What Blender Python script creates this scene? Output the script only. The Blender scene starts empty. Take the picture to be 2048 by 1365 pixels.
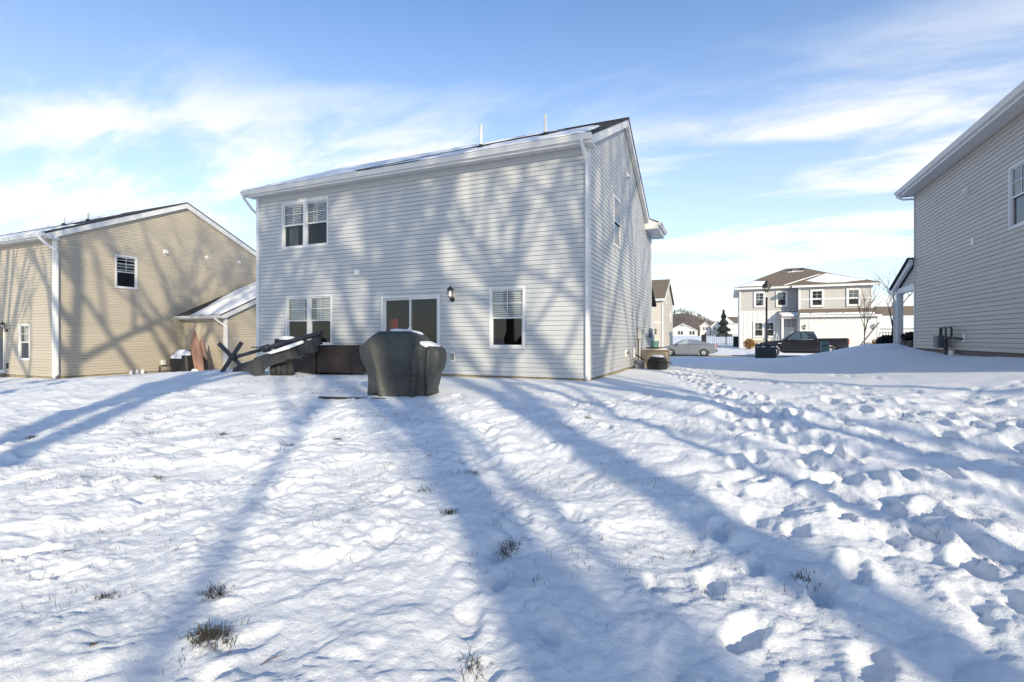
import bpy, math, random
import numpy as np
from mathutils import Vector, Matrix

R = math.radians
random.seed(7)
scene = bpy.context.scene
col = scene.collection

# ------------------------------------------------------------------ camera, sky, sun, exposure
cam_d = bpy.data.cameras.new("camera")
cam = bpy.data.objects.new("camera", cam_d)
col.objects.link(cam)
cam.location = (0, 0, 0.946)
cam.rotation_euler = (R(90), 0, R(23.57))
cam_d.sensor_width = 36
cam_d.lens = 988 / 2048 * 36
cam_d.shift_y = -0.0027
cam_d.clip_start = 0.05
cam_d.clip_end = 6000
scene.camera = cam

SUN_AZ, SUN_EL = 140.0, 21.0      # compass degrees clockwise from +Y
SUN_STRENGTH, SKY_STRENGTH = 3.75, 0.15
TO_SUN = Vector((math.sin(R(SUN_AZ)) * math.cos(R(SUN_EL)), math.cos(R(SUN_AZ)) * math.cos(R(SUN_EL)), math.sin(R(SUN_EL))))
sun_d = bpy.data.lights.new("sun", 'SUN')
sun_d.energy = SUN_STRENGTH
sun_d.angle = R(0.47)
sun_d.color = (1.0, 0.88, 0.64)
sun = bpy.data.objects.new("sun", sun_d)
sun.rotation_euler = TO_SUN.to_track_quat('Z', 'Y').to_euler()
sun.location = (20, -24, 12)
col.objects.link(sun)

world = bpy.data.worlds.new("World")
scene.world = world
world.use_nodes = True
wt = world.node_tree
wt.nodes.clear()


def wn(t, **kw):
    n = wt.nodes.new(t)
    for k, v in kw.items():
        setattr(n, k, v)
    return n


def wmath(op, a, b=None, clamp=False):
    n = wn('ShaderNodeMath', operation=op, use_clamp=clamp)
    for i, v in enumerate((a, b)):
        if v is None:
            continue
        if isinstance(v, (int, float)):
            n.inputs[i].default_value = v
        else:
            wt.links.new(v, n.inputs[i])
    return n.outputs[0]


sky = wn('ShaderNodeTexSky', sky_type='NISHITA', sun_disc=False)
sky.sun_elevation = R(SUN_EL)
sky.sun_rotation = R(SUN_AZ)
sky.altitude = 250
sky.air_density = 1.0
sky.dust_density = 0.6
sky.ozone_density = 2.2
tc = wn('ShaderNodeTexCoord')
sx = wn('ShaderNodeSeparateXYZ')
wt.links.new(tc.outputs['Generated'], sx.inputs[0])
# high thin cloud: directions projected on a flat layer overhead
zz = wmath('ADD', wmath('MAXIMUM', sx.outputs[2], 0.0), 0.14)
cu = wmath('DIVIDE', sx.outputs[0], zz)
cv = wmath('DIVIDE', sx.outputs[1], zz)
cb = wn('ShaderNodeCombineXYZ')
wt.links.new(cu, cb.inputs[0])
wt.links.new(cv, cb.inputs[1])
mp = wn('ShaderNodeMapping')
mp.inputs['Rotation'].default_value = (0, 0, R(-28))
mp.inputs['Scale'].default_value = (0.55, 1.25, 1)
mp.inputs['Location'].default_value = (5.5, 5.5, 0)
wt.links.new(cb.outputs[0], mp.inputs[0])


def wnoise(scale, detail, rough, dist, src):
    n = wn('ShaderNodeTexNoise')
    n.inputs['Scale'].default_value = scale
    n.inputs['Detail'].default_value = detail
    n.inputs['Roughness'].default_value = rough
    n.inputs['Distortion'].default_value = dist
    wt.links.new(src, n.inputs['Vector'])
    return n.outputs['Fac']


def wramp(v, lo, hi):
    n = wn('ShaderNodeMapRange', interpolation_type='SMOOTHSTEP')
    n.inputs[1].default_value = lo
    n.inputs[2].default_value = hi
    wt.links.new(v, n.inputs[0])
    return n.outputs[0]


# broad banks of cloud, broken up by fine streaks
warp = wn('ShaderNodeTexNoise')
warp.inputs['Scale'].default_value = 0.9
warp.inputs['Detail'].default_value = 3
wt.links.new(mp.outputs[0], warp.inputs['Vector'])
wv = wn('ShaderNodeVectorMath', operation='MULTIPLY_ADD')
wt.links.new(warp.outputs['Color'], wv.inputs[0])
wv.inputs[1].default_value = (0.55, 0.55, 0)
wt.links.new(mp.outputs[0], wv.inputs[2])
big = wramp(wnoise(0.75, 3, 0.5, 0.0, mp.outputs[0]), 0.43, 0.60)
streak = wramp(wnoise(2.3, 10, 0.62, 0.25, wv.outputs[0]), 0.36, 0.66)
low = wramp(sx.outputs[2], 0.40, 0.16)
band = wmath('ADD', wmath('MULTIPLY', big, 0.95), wmath('MULTIPLY', low, 0.38))
dens = wmath('MULTIPLY', band, wmath('ADD', wmath('MULTIPLY', streak, 0.8), 0.25), clamp=True)
veil = wmath('MULTIPLY', wramp(sx.outputs[2], 0.62, 0.05), 0.42)
dens = wmath('MAXIMUM', wmath('MULTIPLY', dens, wramp(sx.outputs[2], 0.54, 0.30)), veil, clamp=True)
tint = wn('ShaderNodeMix', data_type='RGBA', blend_type='MULTIPLY')
tint.inputs[0].default_value = 1.0
wt.links.new(sky.outputs[0], tint.inputs[6])
tint.inputs[7].default_value = (1.03, 1.15, 1.27, 1)             # the photograph's cool white balance
mx = wn('ShaderNodeMix', data_type='RGBA')
wt.links.new(dens, mx.inputs[0])
wt.links.new(tint.outputs[2], mx.inputs[6])
mx.inputs[7].default_value = (5.6, 5.6, 5.6, 1)
bg = wn('ShaderNodeBackground')
bg.inputs[1].default_value = SKY_STRENGTH
wt.links.new(mx.outputs[2], bg.inputs[0])
wo = wn('ShaderNodeOutputWorld')
wt.links.new(bg.outputs[0], wo.inputs[0])

scene.view_settings.view_transform = 'Standard'
scene.view_settings.look = 'None'
scene.view_settings.gamma = 1
scene.view_settings.use_curve_mapping = False
scene.view_settings.exposure = 0.42
scene.render.engine = 'CYCLES'
scene.cycles.use_denoising = True
scene.cycles.max_bounces = 8
scene.cycles.transparent_max_bounces = 16
scene.cycles.sample_clamp_indirect = 6

# ------------------------------------------------------------------ helpers


class MB:
    """collects faces for one mesh"""

    def __init__(self, M=None):
        self.v, self.f, self.M = [], [], M

    def add(self, vs, fs):
        b = len(self.v)
        self.v += [tuple(p) for p in vs]
        self.f += [tuple(i + b for i in q) for q in fs]
        return self

    def box(self, a, b):
        x0, y0, z0 = a
        x1, y1, z1 = b
        x0, x1 = min(x0, x1), max(x0, x1)
        y0, y1 = min(y0, y1), max(y0, y1)
        z0, z1 = min(z0, z1), max(z0, z1)
        return self.add([(x0, y0, z0), (x1, y0, z0), (x1, y1, z0), (x0, y1, z0), (x0, y0, z1), (x1, y0, z1), (x1, y1, z1), (x0, y1, z1)],
                        [(0, 3, 2, 1), (4, 5, 6, 7), (0, 1, 5, 4), (1, 2, 6, 5), (2, 3, 7, 6), (3, 0, 4, 7)])

    def bevbox(self, a, b, r):
        """box with its vertical edges and top edge chamfered"""
        x0, y0, z0 = a
        x1, y1, z1 = b
        ring = [(x0 + r, y0), (x1 - r, y0), (x1, y0 + r), (x1, y1 - r), (x1 - r, y1), (x0 + r, y1), (x0, y1 - r), (x0, y0 + r)]
        cx, cy = (x0 + x1) / 2, (y0 + y1) / 2
        top = [(p[0] + (r if p[0] < cx else -r) * .7, p[1] + (r if p[1] < cy else -r) * .7) for p in ring]
        vs = [(p[0], p[1], z0) for p in ring] + [(p[0], p[1], z1 - r) for p in ring] + [(p[0], p[1], z1) for p in top]
        fs = [tuple(range(7, -1, -1)), tuple(range(16, 24))]
        for k in (0, 8):
            fs += [(k + i, k + (i + 1) % 8, k + 8 + (i + 1) % 8, k + 8 + i) for i in range(8)]
        return self.add(vs, fs)

    def weld(self):
        seen, rem, nv = {}, [], []
        for p in self.v:
            k = (round(p[0], 4), round(p[1], 4), round(p[2], 4))
            if k not in seen:
                seen[k] = len(nv)
                nv.append(p)
            rem.append(seen[k])
        self.v = nv
        self.f = [tuple(dict.fromkeys(rem[i] for i in q)) for q in self.f]
        self.f = [q for q in self.f if len(q) > 2]
        return self

    def quad(self, *p):
        return self.add(p, [tuple(range(len(p)))])

    def extrude(self, poly, d):
        """closed polygon of 3D points pushed along vector d"""
        n = len(poly)
        d = Vector(d)
        vs = [Vector(p) for p in poly] + [Vector(p) + d for p in poly]
        return self.add(vs, [tuple(range(n - 1, -1, -1)), tuple(range(n, 2 * n))] + [(i, (i + 1) % n, n + (i + 1) % n, n + i) for i in range(n)])

    def tube(self, path, rad, n=8, caps=True):
        path = [Vector(p) for p in path]
        if not isinstance(rad, (list, tuple)):
            rad = [rad] * len(path)
        vs, fs = [], []
        prev = None
        for i, p in enumerate(path):
            t = (path[min(i + 1, len(path) - 1)] - path[max(i - 1, 0)]).normalized()
            if prev is None:
                ref = Vector((0, 0, 1)) if abs(t.z) < .9 else Vector((1, 0, 0))
                a = t.cross(ref).normalized()
            else:
                a = (prev - t * prev.dot(t)).normalized()
            prev = a
            b = t.cross(a)
            for k in range(n):
                w = 2 * math.pi * k / n
                vs.append(p + (a * math.cos(w) + b * math.sin(w)) * rad[i])
        for i in range(len(path) - 1):
            for k in range(n):
                fs.append((i * n + k, i * n + (k + 1) % n, (i + 1) * n + (k + 1) % n, (i + 1) * n + k))
        if caps:
            fs += [tuple(range(n - 1, -1, -1)), tuple(range((len(path) - 1) * n, len(path) * n))]
        return self.add(vs, fs)

    def bar(self, path, w, h):
        """rectangular section swept along a path (w across, h in depth)"""
        path = [Vector(p) for p in path]
        vs, fs = [], []
        for i, p in enumerate(path):
            t = (path[min(i + 1, len(path) - 1)] - path[max(i - 1, 0)]).normalized()
            a = t.cross(Vector((0, 0, 1)) if abs(t.z) < .95 else Vector((0, 1, 0))).normalized()
            b = t.cross(a).normalized()
            for (p_, q_) in ((-1, -1), (1, -1), (1, 1), (-1, 1)):
                vs.append(p + a * p_ * w / 2 + b * q_ * h / 2)
        m = len(path)
        for i in range(m - 1):
            for k in range(4):
                fs.append((i * 4 + k, i * 4 + (k + 1) % 4, (i + 1) * 4 + (k + 1) % 4, (i + 1) * 4 + k))
        fs += [(3, 2, 1, 0), tuple(range((m - 1) * 4, m * 4))]
        return self.add(vs, fs)

    def lathe(self, prof, c=(0, 0, 0), n=20):
        vs, fs = [], []
        for (r, z) in prof:
            for k in range(n):
                w = 2 * math.pi * k / n
                vs.append((c[0] + r * math.cos(w), c[1] + r * math.sin(w), c[2] + z))
        for i in range(len(prof) - 1):
            for k in range(n):
                fs.append((i * n + k, i * n + (k + 1) % n, (i + 1) * n + (k + 1) % n, (i + 1) * n + k))
        fs += [tuple(range(n - 1, -1, -1)), tuple(range((len(prof) - 1) * n, len(prof) * n))]
        return self.add(vs, fs)

    def build(self, name, mat, parent=None, smooth=False, label=None, kind=None, bevel=0, autosmooth=None):
        me = bpy.data.meshes.new(name)
        vs = [self.M @ Vector(p) for p in self.v] if self.M is not None else self.v
        me.from_pydata([tuple(p) for p in vs], [], self.f)
        me.materials.append(mat)
        if smooth:
            me.polygons.foreach_set('use_smooth', [True] * len(me.polygons))
        me.validate()
        me.update()
        o = bpy.data.objects.new(name, me)
        col.objects.link(o)
        if parent is not None:
            setparent(o, parent)
        if label:
            o['label'] = label
        if kind:
            o['kind'] = kind
        if bevel:
            md = o.modifiers.new('bevel', 'BEVEL')
            md.width = bevel
            md.segments = 2
            md.limit_method = 'ANGLE'
            md.angle_limit = R(40)
        return o


WM = {}


def setparent(o, p):
    o.parent = p
    m = WM.get(p.name)
    if m is not None:
        o.matrix_parent_inverse = m.inverted()


def thing(name, label, cat, loc=(0, 0, 0), group=None):
    o = bpy.data.objects.new(name, None)
    col.objects.link(o)
    o.location = loc
    o.empty_display_size = 0.2
    o['label'] = label
    o['category'] = cat
    if group:
        o['group'] = group
    WM[o.name] = Matrix.Translation(loc)
    return o


def tag(o, label, cat, group=None, kind=None):
    o['label'] = label
    o['category'] = cat
    if group:
        o['group'] = group
    if kind:
        o['kind'] = kind
    return o


# ------------------------------------------------------------------ materials
def new_mat(name):
    m = bpy.data.materials.new(name)
    m.use_nodes = True
    nt = m.node_tree
    nt.nodes.clear()
    out = nt.nodes.new('ShaderNodeOutputMaterial')
    return m, nt, out


def pbr(name, color, rough=0.6, metal=0.0, var=0.0, vscale=3.0, bump=0.0, bscale=40.0, stretch=(1, 1, 1), rand=0.0, color2=None, spec=0.5, coords='Object', sheen=0.0, coat=0.0):
    """principled surface with a noise-mixed colour, fine relief and a small per-piece tone shift"""
    m, nt, out = new_mat(name)
    b = nt.nodes.new('ShaderNodeBsdfPrincipled')
    nt.links.new(b.outputs[0], out.inputs[0])
    b.inputs['Roughness'].default_value = rough
    b.inputs['Metallic'].default_value = metal
    b.inputs['Specular IOR Level'].default_value = spec
    b.inputs['Coat Weight'].default_value = coat
    b.inputs['Sheen Weight'].default_value = sheen
    t = nt.nodes.new('ShaderNodeTexCoord')
    mpn = nt.nodes.new('ShaderNodeMapping')
    mpn.inputs['Scale'].default_value = stretch
    nt.links.new(t.outputs[coords], mpn.inputs[0])
    c = None
    base = tuple(color) + (1,)
    if var or color2:
        n = nt.nodes.new('ShaderNodeTexNoise')
        n.inputs['Scale'].default_value = vscale
        n.inputs['Detail'].default_value = 6
        n.inputs['Roughness'].default_value = 0.62
        nt.links.new(mpn.outputs[0], n.inputs['Vector'])
        r = nt.nodes.new('ShaderNodeMapRange')
        r.inputs[1].default_value = 0.3
        r.inputs[2].default_value = 0.7
        nt.links.new(n.outputs['Fac'], r.inputs[0])
        x = nt.nodes.new('ShaderNodeMix')
        x.data_type = 'RGBA'
        nt.links.new(r.outputs[0], x.inputs[0])
        if color2:
            x.inputs[6].default_value = base
            x.inputs[7].default_value = tuple(color2) + (1,)
        else:
            x.inputs[6].default_value = tuple(v * (1 - var) for v in color) + (1,)
            x.inputs[7].default_value = tuple(min(1, v * (1 + var)) for v in color) + (1,)
        c = x.outputs[2]
    if rand:
        oi = nt.nodes.new('ShaderNodeObjectInfo')
        mr = nt.nodes.new('ShaderNodeMapRange')
        mr.inputs[3].default_value = 1 - rand
        mr.inputs[4].default_value = 1 + rand
        nt.links.new(oi.outputs['Random'], mr.inputs[0])
        hs = nt.nodes.new('ShaderNodeHueSaturation')
        nt.links.new(mr.outputs[0], hs.inputs['Value'])
        if c:
            nt.links.new(c, hs.inputs['Color'])
        else:
            hs.inputs['Color'].default_value = base
        c = hs.outputs[0]
    if c:
        nt.links.new(c, b.inputs['Base Color'])
    else:
        b.inputs['Base Color'].default_value = base
    if bump:
        n2 = nt.nodes.new('ShaderNodeTexNoise')
        n2.inputs['Scale'].default_value = bscale
        n2.inputs['Detail'].default_value = 4
        nt.links.new(mpn.outputs[0], n2.inputs['Vector'])
        bp = nt.nodes.new('ShaderNodeBump')
        bp.inputs['Strength'].default_value = bump
        bp.inputs['Distance'].default_value = 0.02
        nt.links.new(n2.outputs['Fac'], bp.inputs['Height'])
        nt.links.new(bp.outputs[0], b.inputs['Normal'])
    return m


def glass_mat(name, tint, ior=.12, rough=0.0):
    """thin pane: see-through with a mirror share (ior) that grows at grazing angles"""
    m, nt, out = new_mat(name)
    tr = nt.nodes.new('ShaderNodeBsdfTransparent')
    tr.inputs[0].default_value = tuple(tint) + (1,)
    gl = nt.nodes.new('ShaderNodeBsdfGlossy')
    gl.inputs['Roughness'].default_value = rough
    lw = nt.nodes.new('ShaderNodeLayerWeight')
    lw.inputs[0].default_value = 0.5
    pw = nt.nodes.new('ShaderNodeMath')
    pw.operation = 'POWER'
    nt.links.new(lw.outputs['Facing'], pw.inputs[0])
    pw.inputs[1].default_value = 4.0
    fr = nt.nodes.new('ShaderNodeMath')
    fr.operation = 'MULTIPLY_ADD'
    nt.links.new(pw.outputs[0], fr.inputs[0])
    fr.inputs[1].default_value = 0.9 - ior
    fr.inputs[2].default_value = ior
    t = nt.nodes.new('ShaderNodeTexCoord')
    n = nt.nodes.new('ShaderNodeTexNoise')
    n.inputs['Scale'].default_value = 1.7
    n.inputs['Detail'].default_value = 1
    nt.links.new(t.outputs['Object'], n.inputs['Vector'])
    bp = nt.nodes.new('ShaderNodeBump')
    bp.inputs['Strength'].default_value = 0.05
    bp.inputs['Distance'].default_value = 0.05
    nt.links.new(n.outputs['Fac'], bp.inputs['Height'])
    nt.links.new(bp.outputs[0], gl.inputs['Normal'])
    mxs = nt.nodes.new('ShaderNodeMixShader')
    nt.links.new(fr.outputs[0], mxs.inputs[0])
    nt.links.new(tr.outputs[0], mxs.inputs[1])
    nt.links.new(gl.outputs[0], mxs.inputs[2])
    nt.links.new(mxs.outputs[0], out.inputs[0])
    return m


def snow_mat():
    m, nt, out = new_mat('snow')
    b = nt.nodes.new('ShaderNodeBsdfPrincipled')
    nt.links.new(b.outputs[0], out.inputs[0])
    b.inputs['Roughness'].default_value = 0.75
    b.inputs['Specular IOR Level'].default_value = 0.25
    t = nt.nodes.new('ShaderNodeTexCoord')
    n = nt.nodes.new('ShaderNodeTexNoise')
    n.inputs['Scale'].default_value = 1.3
    n.inputs['Detail'].default_value = 7
    nt.links.new(t.outputs['Object'], n.inputs['Vector'])
    x = nt.nodes.new('ShaderNodeMix')
    x.data_type = 'RGBA'
    x.inputs[6].default_value = (0.78, 0.785, 0.80, 1)
    x.inputs[7].default_value = (0.86, 0.86, 0.87, 1)
    nt.links.new(n.outputs['Fac'], x.inputs[0])
    nt.links.new(x.outputs[2], b.inputs['Base Color'])
    n2 = nt.nodes.new('ShaderNodeTexNoise')
    n2.inputs['Scale'].default_value = 24
    n2.inputs['Detail'].default_value = 9
    n2.inputs['Roughness'].default_value = 0.72
    nt.links.new(t.outputs['Object'], n2.inputs['Vector'])
    bp = nt.nodes.new('ShaderNodeBump')
    bp.inputs['Strength'].default_value = 0.75
    bp.inputs['Distance'].default_value = 0.025
    nt.links.new(n2.outputs['Fac'], bp.inputs['Height'])
    nt.links.new(bp.outputs[0], b.inputs['Normal'])
    return m


SNOW = snow_mat()
SIDING = pbr('grey_vinyl', (0.465, 0.473, 0.48), 0.45, var=0.03, vscale=1.2, bump=0.10, bscale=30, stretch=(.06, .06, 1), rand=0.025)
SIDING_TAN = pbr('tan_vinyl', (0.45, 0.395, 0.315), 0.5, var=0.04, vscale=1.2, bump=0.10, bscale=30, stretch=(.06, .06, 1), rand=0.03)
SIDING_BEI = pbr('beige_vinyl', (0.43, 0.39, 0.355), 0.5, var=0.04, vscale=1.2, bump=0.12, bscale=30, stretch=(.06, .06, 1), rand=0.04)
TRIM = pbr('white_trim', (0.64, 0.64, 0.64), 0.45, var=0.03, vscale=2, bump=0.03, bscale=20)
VENTM = pbr('white_plastic', (0.72, 0.71, 0.69), 0.5, var=0.03)
SHINGLE = pbr('dark_shingle', (0.022, 0.02, 0.02), 0.9, color2=(0.05, 0.045, 0.042), vscale=14, bump=0.8, bscale=60)
SHINGLE_BR = pbr('brown_shingle', (0.13, 0.10, 0.075), 0.9, color2=(0.20, 0.155, 0.115), vscale=9, bump=0.5, bscale=30)
CONCRETE = pbr('foundation_concrete', (0.20, 0.17, 0.11), 0.9, color2=(0.34, 0.28, 0.17), vscale=3, bump=0.5, bscale=30)
GLASS = glass_mat('window_glass', (0.90, 0.93, 0.93), .11)
SCREEN = glass_mat('screened_glass', (0.46, 0.47, 0.48), .06)
ROOM = pbr('room_interior', (0.045, 0.042, 0.04), 0.9, var=0.2)
BLIND = pbr('blind_white', (0.72, 0.72, 0.70), 0.5, var=0.02)
CURTAIN = pbr('curtain_pale', (0.42, 0.42, 0.38), 0.9, var=0.1, vscale=6)
REDCLOTH = pbr('curtain_red', (0.17, 0.006, 0.01), 0.9, var=0.1)
BLACKMETAL = pbr('black_metal', (0.012, 0.012, 0.014), 0.45, var=0.2)
RUBBER = pbr('black_rubber', (0.015, 0.015, 0.015), 0.8, var=0.2)

# ------------------------------------------------------------------ terrain


def _hash(ix, iy, seed):
    h = (ix.astype(np.int64) * 374761393 + iy.astype(np.int64) * 668265263 + seed * 144665) & 0x7fffffff
    h = ((h ^ (h >> 13)) * 1274126177) & 0x7fffffff
    return ((h ^ (h >> 16)) & 0xffff) / 65535.0


def perlin(x, y, seed=0):
    x0 = np.floor(x); y0 = np.floor(y)
    fx = x - x0; fy = y - y0
    u = fx * fx * fx * (fx * (fx * 6 - 15) + 10)
    v = fy * fy * fy * (fy * (fy * 6 - 15) + 10)

    def g(ix, iy, dx, dy):
        a = _hash(ix, iy, seed) * 2 * np.pi
        return np.cos(a) * dx + np.sin(a) * dy
    n00 = g(x0, y0, fx, fy); n10 = g(x0 + 1, y0, fx - 1, fy)
    n01 = g(x0, y0 + 1, fx, fy - 1); n11 = g(x0 + 1, y0 + 1, fx - 1, fy - 1)
    return ((n00 * (1 - u) + n10 * u) * (1 - v) + (n01 * (1 - u) + n11 * u) * v) * 1.5


def domes(x, y, seed):
    """rounded mounds: 1 minus squared distance to the nearest of scattered points"""
    x0 = np.floor(x); y0 = np.floor(y)
    best = np.full(x.shape, 4.0)
    for i in (-1, 0, 1):
        for j in (-1, 0, 1):
            cx, cy = x0 + i, y0 + j
            best = np.minimum(best, (cx + _hash(cx, cy, seed) - x) ** 2 + (cy + _hash(cx, cy, seed + 7) - y) ** 2)
    return 1 - np.minimum(best, 1.2)


TP = np.array([
    (0, 0, -.60), (-3, 1.5, -.58), (2.5, 1.5, -.52), (0, 4.5, -.42), (-2, 7, -.24), (-5.4, 7.5, -.11), (-3, 9.5, -.13), (-3.2, 11.2, -.09), (-6, 10.9, -.07),
    (-9, 9.5, -.03), (-13, 9.3, -.02), (-14.2, 11.5, -.06), (-10, 7.6, -.10), (-9, 5, -.34), (-6, 4, -.42), (-10, 2, -.58), (-14, 5, -.42), (-17.5, 9.5, -.30),
    (-20.5, 12, -.50), (-24.2, 10.4, -.66), (-24.2, 15, -.63), (-21, 15.5, -.56), (-30, 10, -.74), (-20, 4, -.66), (-30, 3, -.9), (-19, 20, -.5),
    (3, 6, -.18), (4.2, 10.2, .22), (2.1, 11, .06), (5.9, 9, .44), (6, 14.5, .50), (6, 18, .49), (6, 21.5, .53), (3, 16, .14), (0.3, 14.9, -.10), (-2.8, 13, -.10), (-2.8, 17, -.12), (-1, 19, -.12),
    (-2.8, 21, -.15), (1, 22, .02), (3.5, 21, .28), (4.4, 23.7, .53), (5.1, 24.4, .67), (5.8, 24.0, .70), (3, 25.3, .13), (4.2, 27.5, .12), (1, 27, -.04), (-1.3, 27.8, -.05), (-5, 27, -.2), (6, 26, .56), (8, 30, .35), (5.5, 29, .02), (7.1, 33.7, .12),
    (2, 32, -.30), (-4, 33, -.42), (9, 36, -.1), (12, 5, .2), (12, 14, .6), (14, 26, .6), (0, -6, -.75), (-12, -6, -.9), (12, -6, -.2), (0, -30, -.8), (-30, -30, -1.0), (30, -30, 0),
    (-45, 10, -.95), (-45, 30, -.7), (35, 10, .9), (35, 30, .5), (-14, 34, -.45),
    (-20, 44, -.6), (-3, 44.5, -.58), (6, 43.5, -.48), (20, 43, -.3), (-30, 50, -.5), (-7, 55, -.35), (3, 52.5, -.05), (9, 51, .0), (20, 52, .1), (1, 60, .1), (18, 62, .3), (-2, 80, .0), (1, 83, .0), (-12, 90, .9), (18, 75, .2), (-40, 60, -.2), (40, 60, .5), (40, 90, 1.0)])
_P = TP[:, :2] / 10.0
_d2 = ((_P[:, None, :] - _P[None, :, :]) ** 2).sum(-1)


def _phi(d2):
    return 0.5 * d2 * np.log(d2 + 1e-9)


_n = len(TP)
_A = np.zeros((_n + 3, _n + 3))
_A[:_n, :_n] = _phi(_d2) + np.eye(_n) * 0.004
_A[:_n, _n] = 1; _A[:_n, _n + 1:] = _P; _A[_n, :_n] = 1; _A[_n + 1:, :_n] = _P.T
_w = np.linalg.solve(_A, np.concatenate([TP[:, 2], np.zeros(3)]))


def sstep(v, a, b):
    t = np.clip((v - a) / (b - a), 0, 1)
    return t * t * (3 - 2 * t)


def tbase(x, y):
    x = np.asarray(x, float); y = np.asarray(y, float)
    px, py = x / 10, y / 10
    z = _w[_n] + _w[_n + 1] * px + _w[_n + 2] * py
    for i in range(_n):
        z = z + _w[i] * _phi((px - _P[i, 0]) ** 2 + (py - _P[i, 1]) ** 2)
    r = np.hypot(x, y - 25)
    far = sstep(r, 45, 95)
    zfar = 0.3 + 1.6 * sstep(y, 80, 210) - 0.9 * sstep(-y, 0, 80)
    z = z * (1 - far) + zfar * far
    # flat street bed
    st = sstep(y, 35.5, 37.5) * (1 - sstep(y, 46.2, 47.6)) * (1 - sstep(np.abs(x), 70, 90))
    return z * (1 - st) + (-0.56 + 0.008 * np.clip(x, -40, 40)) * st


def detail(x, y):
    near = 1 - sstep(y, 7.5, 12) * 0.9
    patio = sstep(x, -15, -13.5) * (1 - sstep(x, -4.6, -3.4)) * sstep(y, 6.6, 8.2) * (1 - sstep(y, 11.4, 12.5))
    near = near * (1 - 0.85 * patio) * (1 - 0.6 * sstep(np.abs(x + 4), 14, 26))
    right = sstep(x + 0.25 * y, -0.8, 1.6)
    wx = x + 0.10 * perlin(x / .5, y / .5, 3); wy = y + 0.10 * perlin(x / .5 + 9, y / .5, 4)
    rx_, ry_ = wx * .82 + wy * .57, -wx * .57 + wy * .82
    b1 = np.abs(perlin(rx_ / .30, ry_ / .26, 11))
    d1 = domes(rx_ / .21, ry_ / .21, 61)
    d2 = domes(wx / .095, wy / .095, 62)
    b3 = np.abs(perlin(rx_ / .05, ry_ / .045, 15))
    broad = perlin(x / 1.7, y / 1.3, 13) * .050 + perlin(rx_ / .6, ry_ / .6, 14) * .030
    patch = sstep(perlin(rx_ / .8, ry_ / .8, 16), -.3, .35)
    patch2 = sstep(perlin(rx_ / .5 + 7, ry_ / .5, 19), -.2, .4)
    fine_ = perlin(x / .028, y / .028, 17) * .0022 + perlin(rx_ / .06, ry_ / .05, 18) * .004
    b2 = np.abs(perlin(wx / .13, wy / .12, 12))
    h = broad * 1.15 + (b1 * .042 + d1 * .020 * patch2) * (.35 + .65 * patch) + d2 * .013 * (.3 + .7 * patch) + b2 * .023 * (.10 + .90 * patch2) + b3 * .010 + fine_
    tr = perlin(rx_ / 1.0, ry_ / .9, 23) * .075 + np.abs(perlin(rx_ / .55 + 31, ry_ / .48, 21)) * .075 + np.abs(perlin(rx_ / .22, ry_ / .2, 22)) * .026 * (.3 + .7 * patch2) + d2 * .010 * patch + b3 * .010 + fine_
    h = h * (1 - right) + tr * right
    # broken crust: small plates and crumbs
    crust = sstep(perlin(rx_ / .95 + 3, ry_ / .8, 81) + .4 * perlin(rx_ / .3, ry_ / .3, 85), -.32, .30)
    h = h + (domes(rx_ / .075, ry_ / .07, 82) * .010 + domes(wx / .038, wy / .036, 83) * .0055 + np.abs(perlin(rx_ / .10, ry_ / .09, 84)) * .018) * (.10 + .90 * crust)
    return h * near + (perlin(x / 6, y / 5, 30) * .05 + perlin(x / 1.6, y / 1.1, 31) * .02) * (1 - near * .8)


def graded(core0, core1, d, g, lim, far):
    out = list(np.arange(core0, core1, d))
    v, s = out[-1], d
    while v < lim:
        s = min(s * (1 + g), 1.2)
        v += s
        out.append(v)
    while v < far:
        s *= 1.35
        v += s
        out.append(v)
    return out


xr = graded(-1.0, 2.4, .02, .0105, 70, 2600)
xl = [-1.0 - (v + 1.0) for v in graded(-1.0, 3.0, .02, .0105, 70, 2600)]
GX = np.array(sorted(set(np.round(xl + xr, 4))))
yf = graded(0.9, 3.6, .018, .0112, 95, 2900)
yb = [0.9 - (v - 0.9) for v in graded(0.9, 1.6, .1, .06, 60, 400)][1:]
GY = np.array(sorted(set(np.round(yf + yb, 4))))
XX, YY = np.meshgrid(GX, GY)
ZB = tbase(XX, YY)
fade = sstep(YY, -0.6, .6) * (1 - sstep(YY, 30, 45)) * (1 - sstep(np.abs(XX), 30, 40))
street = sstep(YY, 34.5, 36) * (1 - sstep(YY, 47, 48.5))
ZD = detail(XX, YY) * fade * (1 - street)

# footprints
rng = np.random.default_rng(5)
prints = []


def trail(pts, walks, spread, depth):
    """boot prints left and right of a walked line, one row per walk"""
    pts = np.array(pts, float)
    seg = np.hypot(*np.diff(pts, axis=0).T)
    L = np.concatenate([[0], np.cumsum(seg)])
    for k in range(walks):
        off = rng.normal(0, spread)
        s, side = rng.uniform(0, .4), 1
        while s < L[-1]:
            i = max(min(int(np.searchsorted(L, s)) - 1, len(seg) - 1), 0)
            t = (s - L[i]) / seg[i]
            dr = (pts[i + 1] - pts[i]) / seg[i]
            nr = np.array((-dr[1], dr[0]))
            q = pts[i] * (1 - t) + pts[i + 1] * t + nr * (off + side * .11 + rng.normal(0, .05)) + dr * rng.normal(0, .05)
            prints.append((q[0], q[1], math.atan2(dr[1], dr[0]) + side * .12 + rng.normal(0, .15), rng.uniform(.14, .18), rng.uniform(.06, .078), depth * rng.uniform(.5, 1.15)))
            s += rng.uniform(.34, .48)
            side = -side


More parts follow.
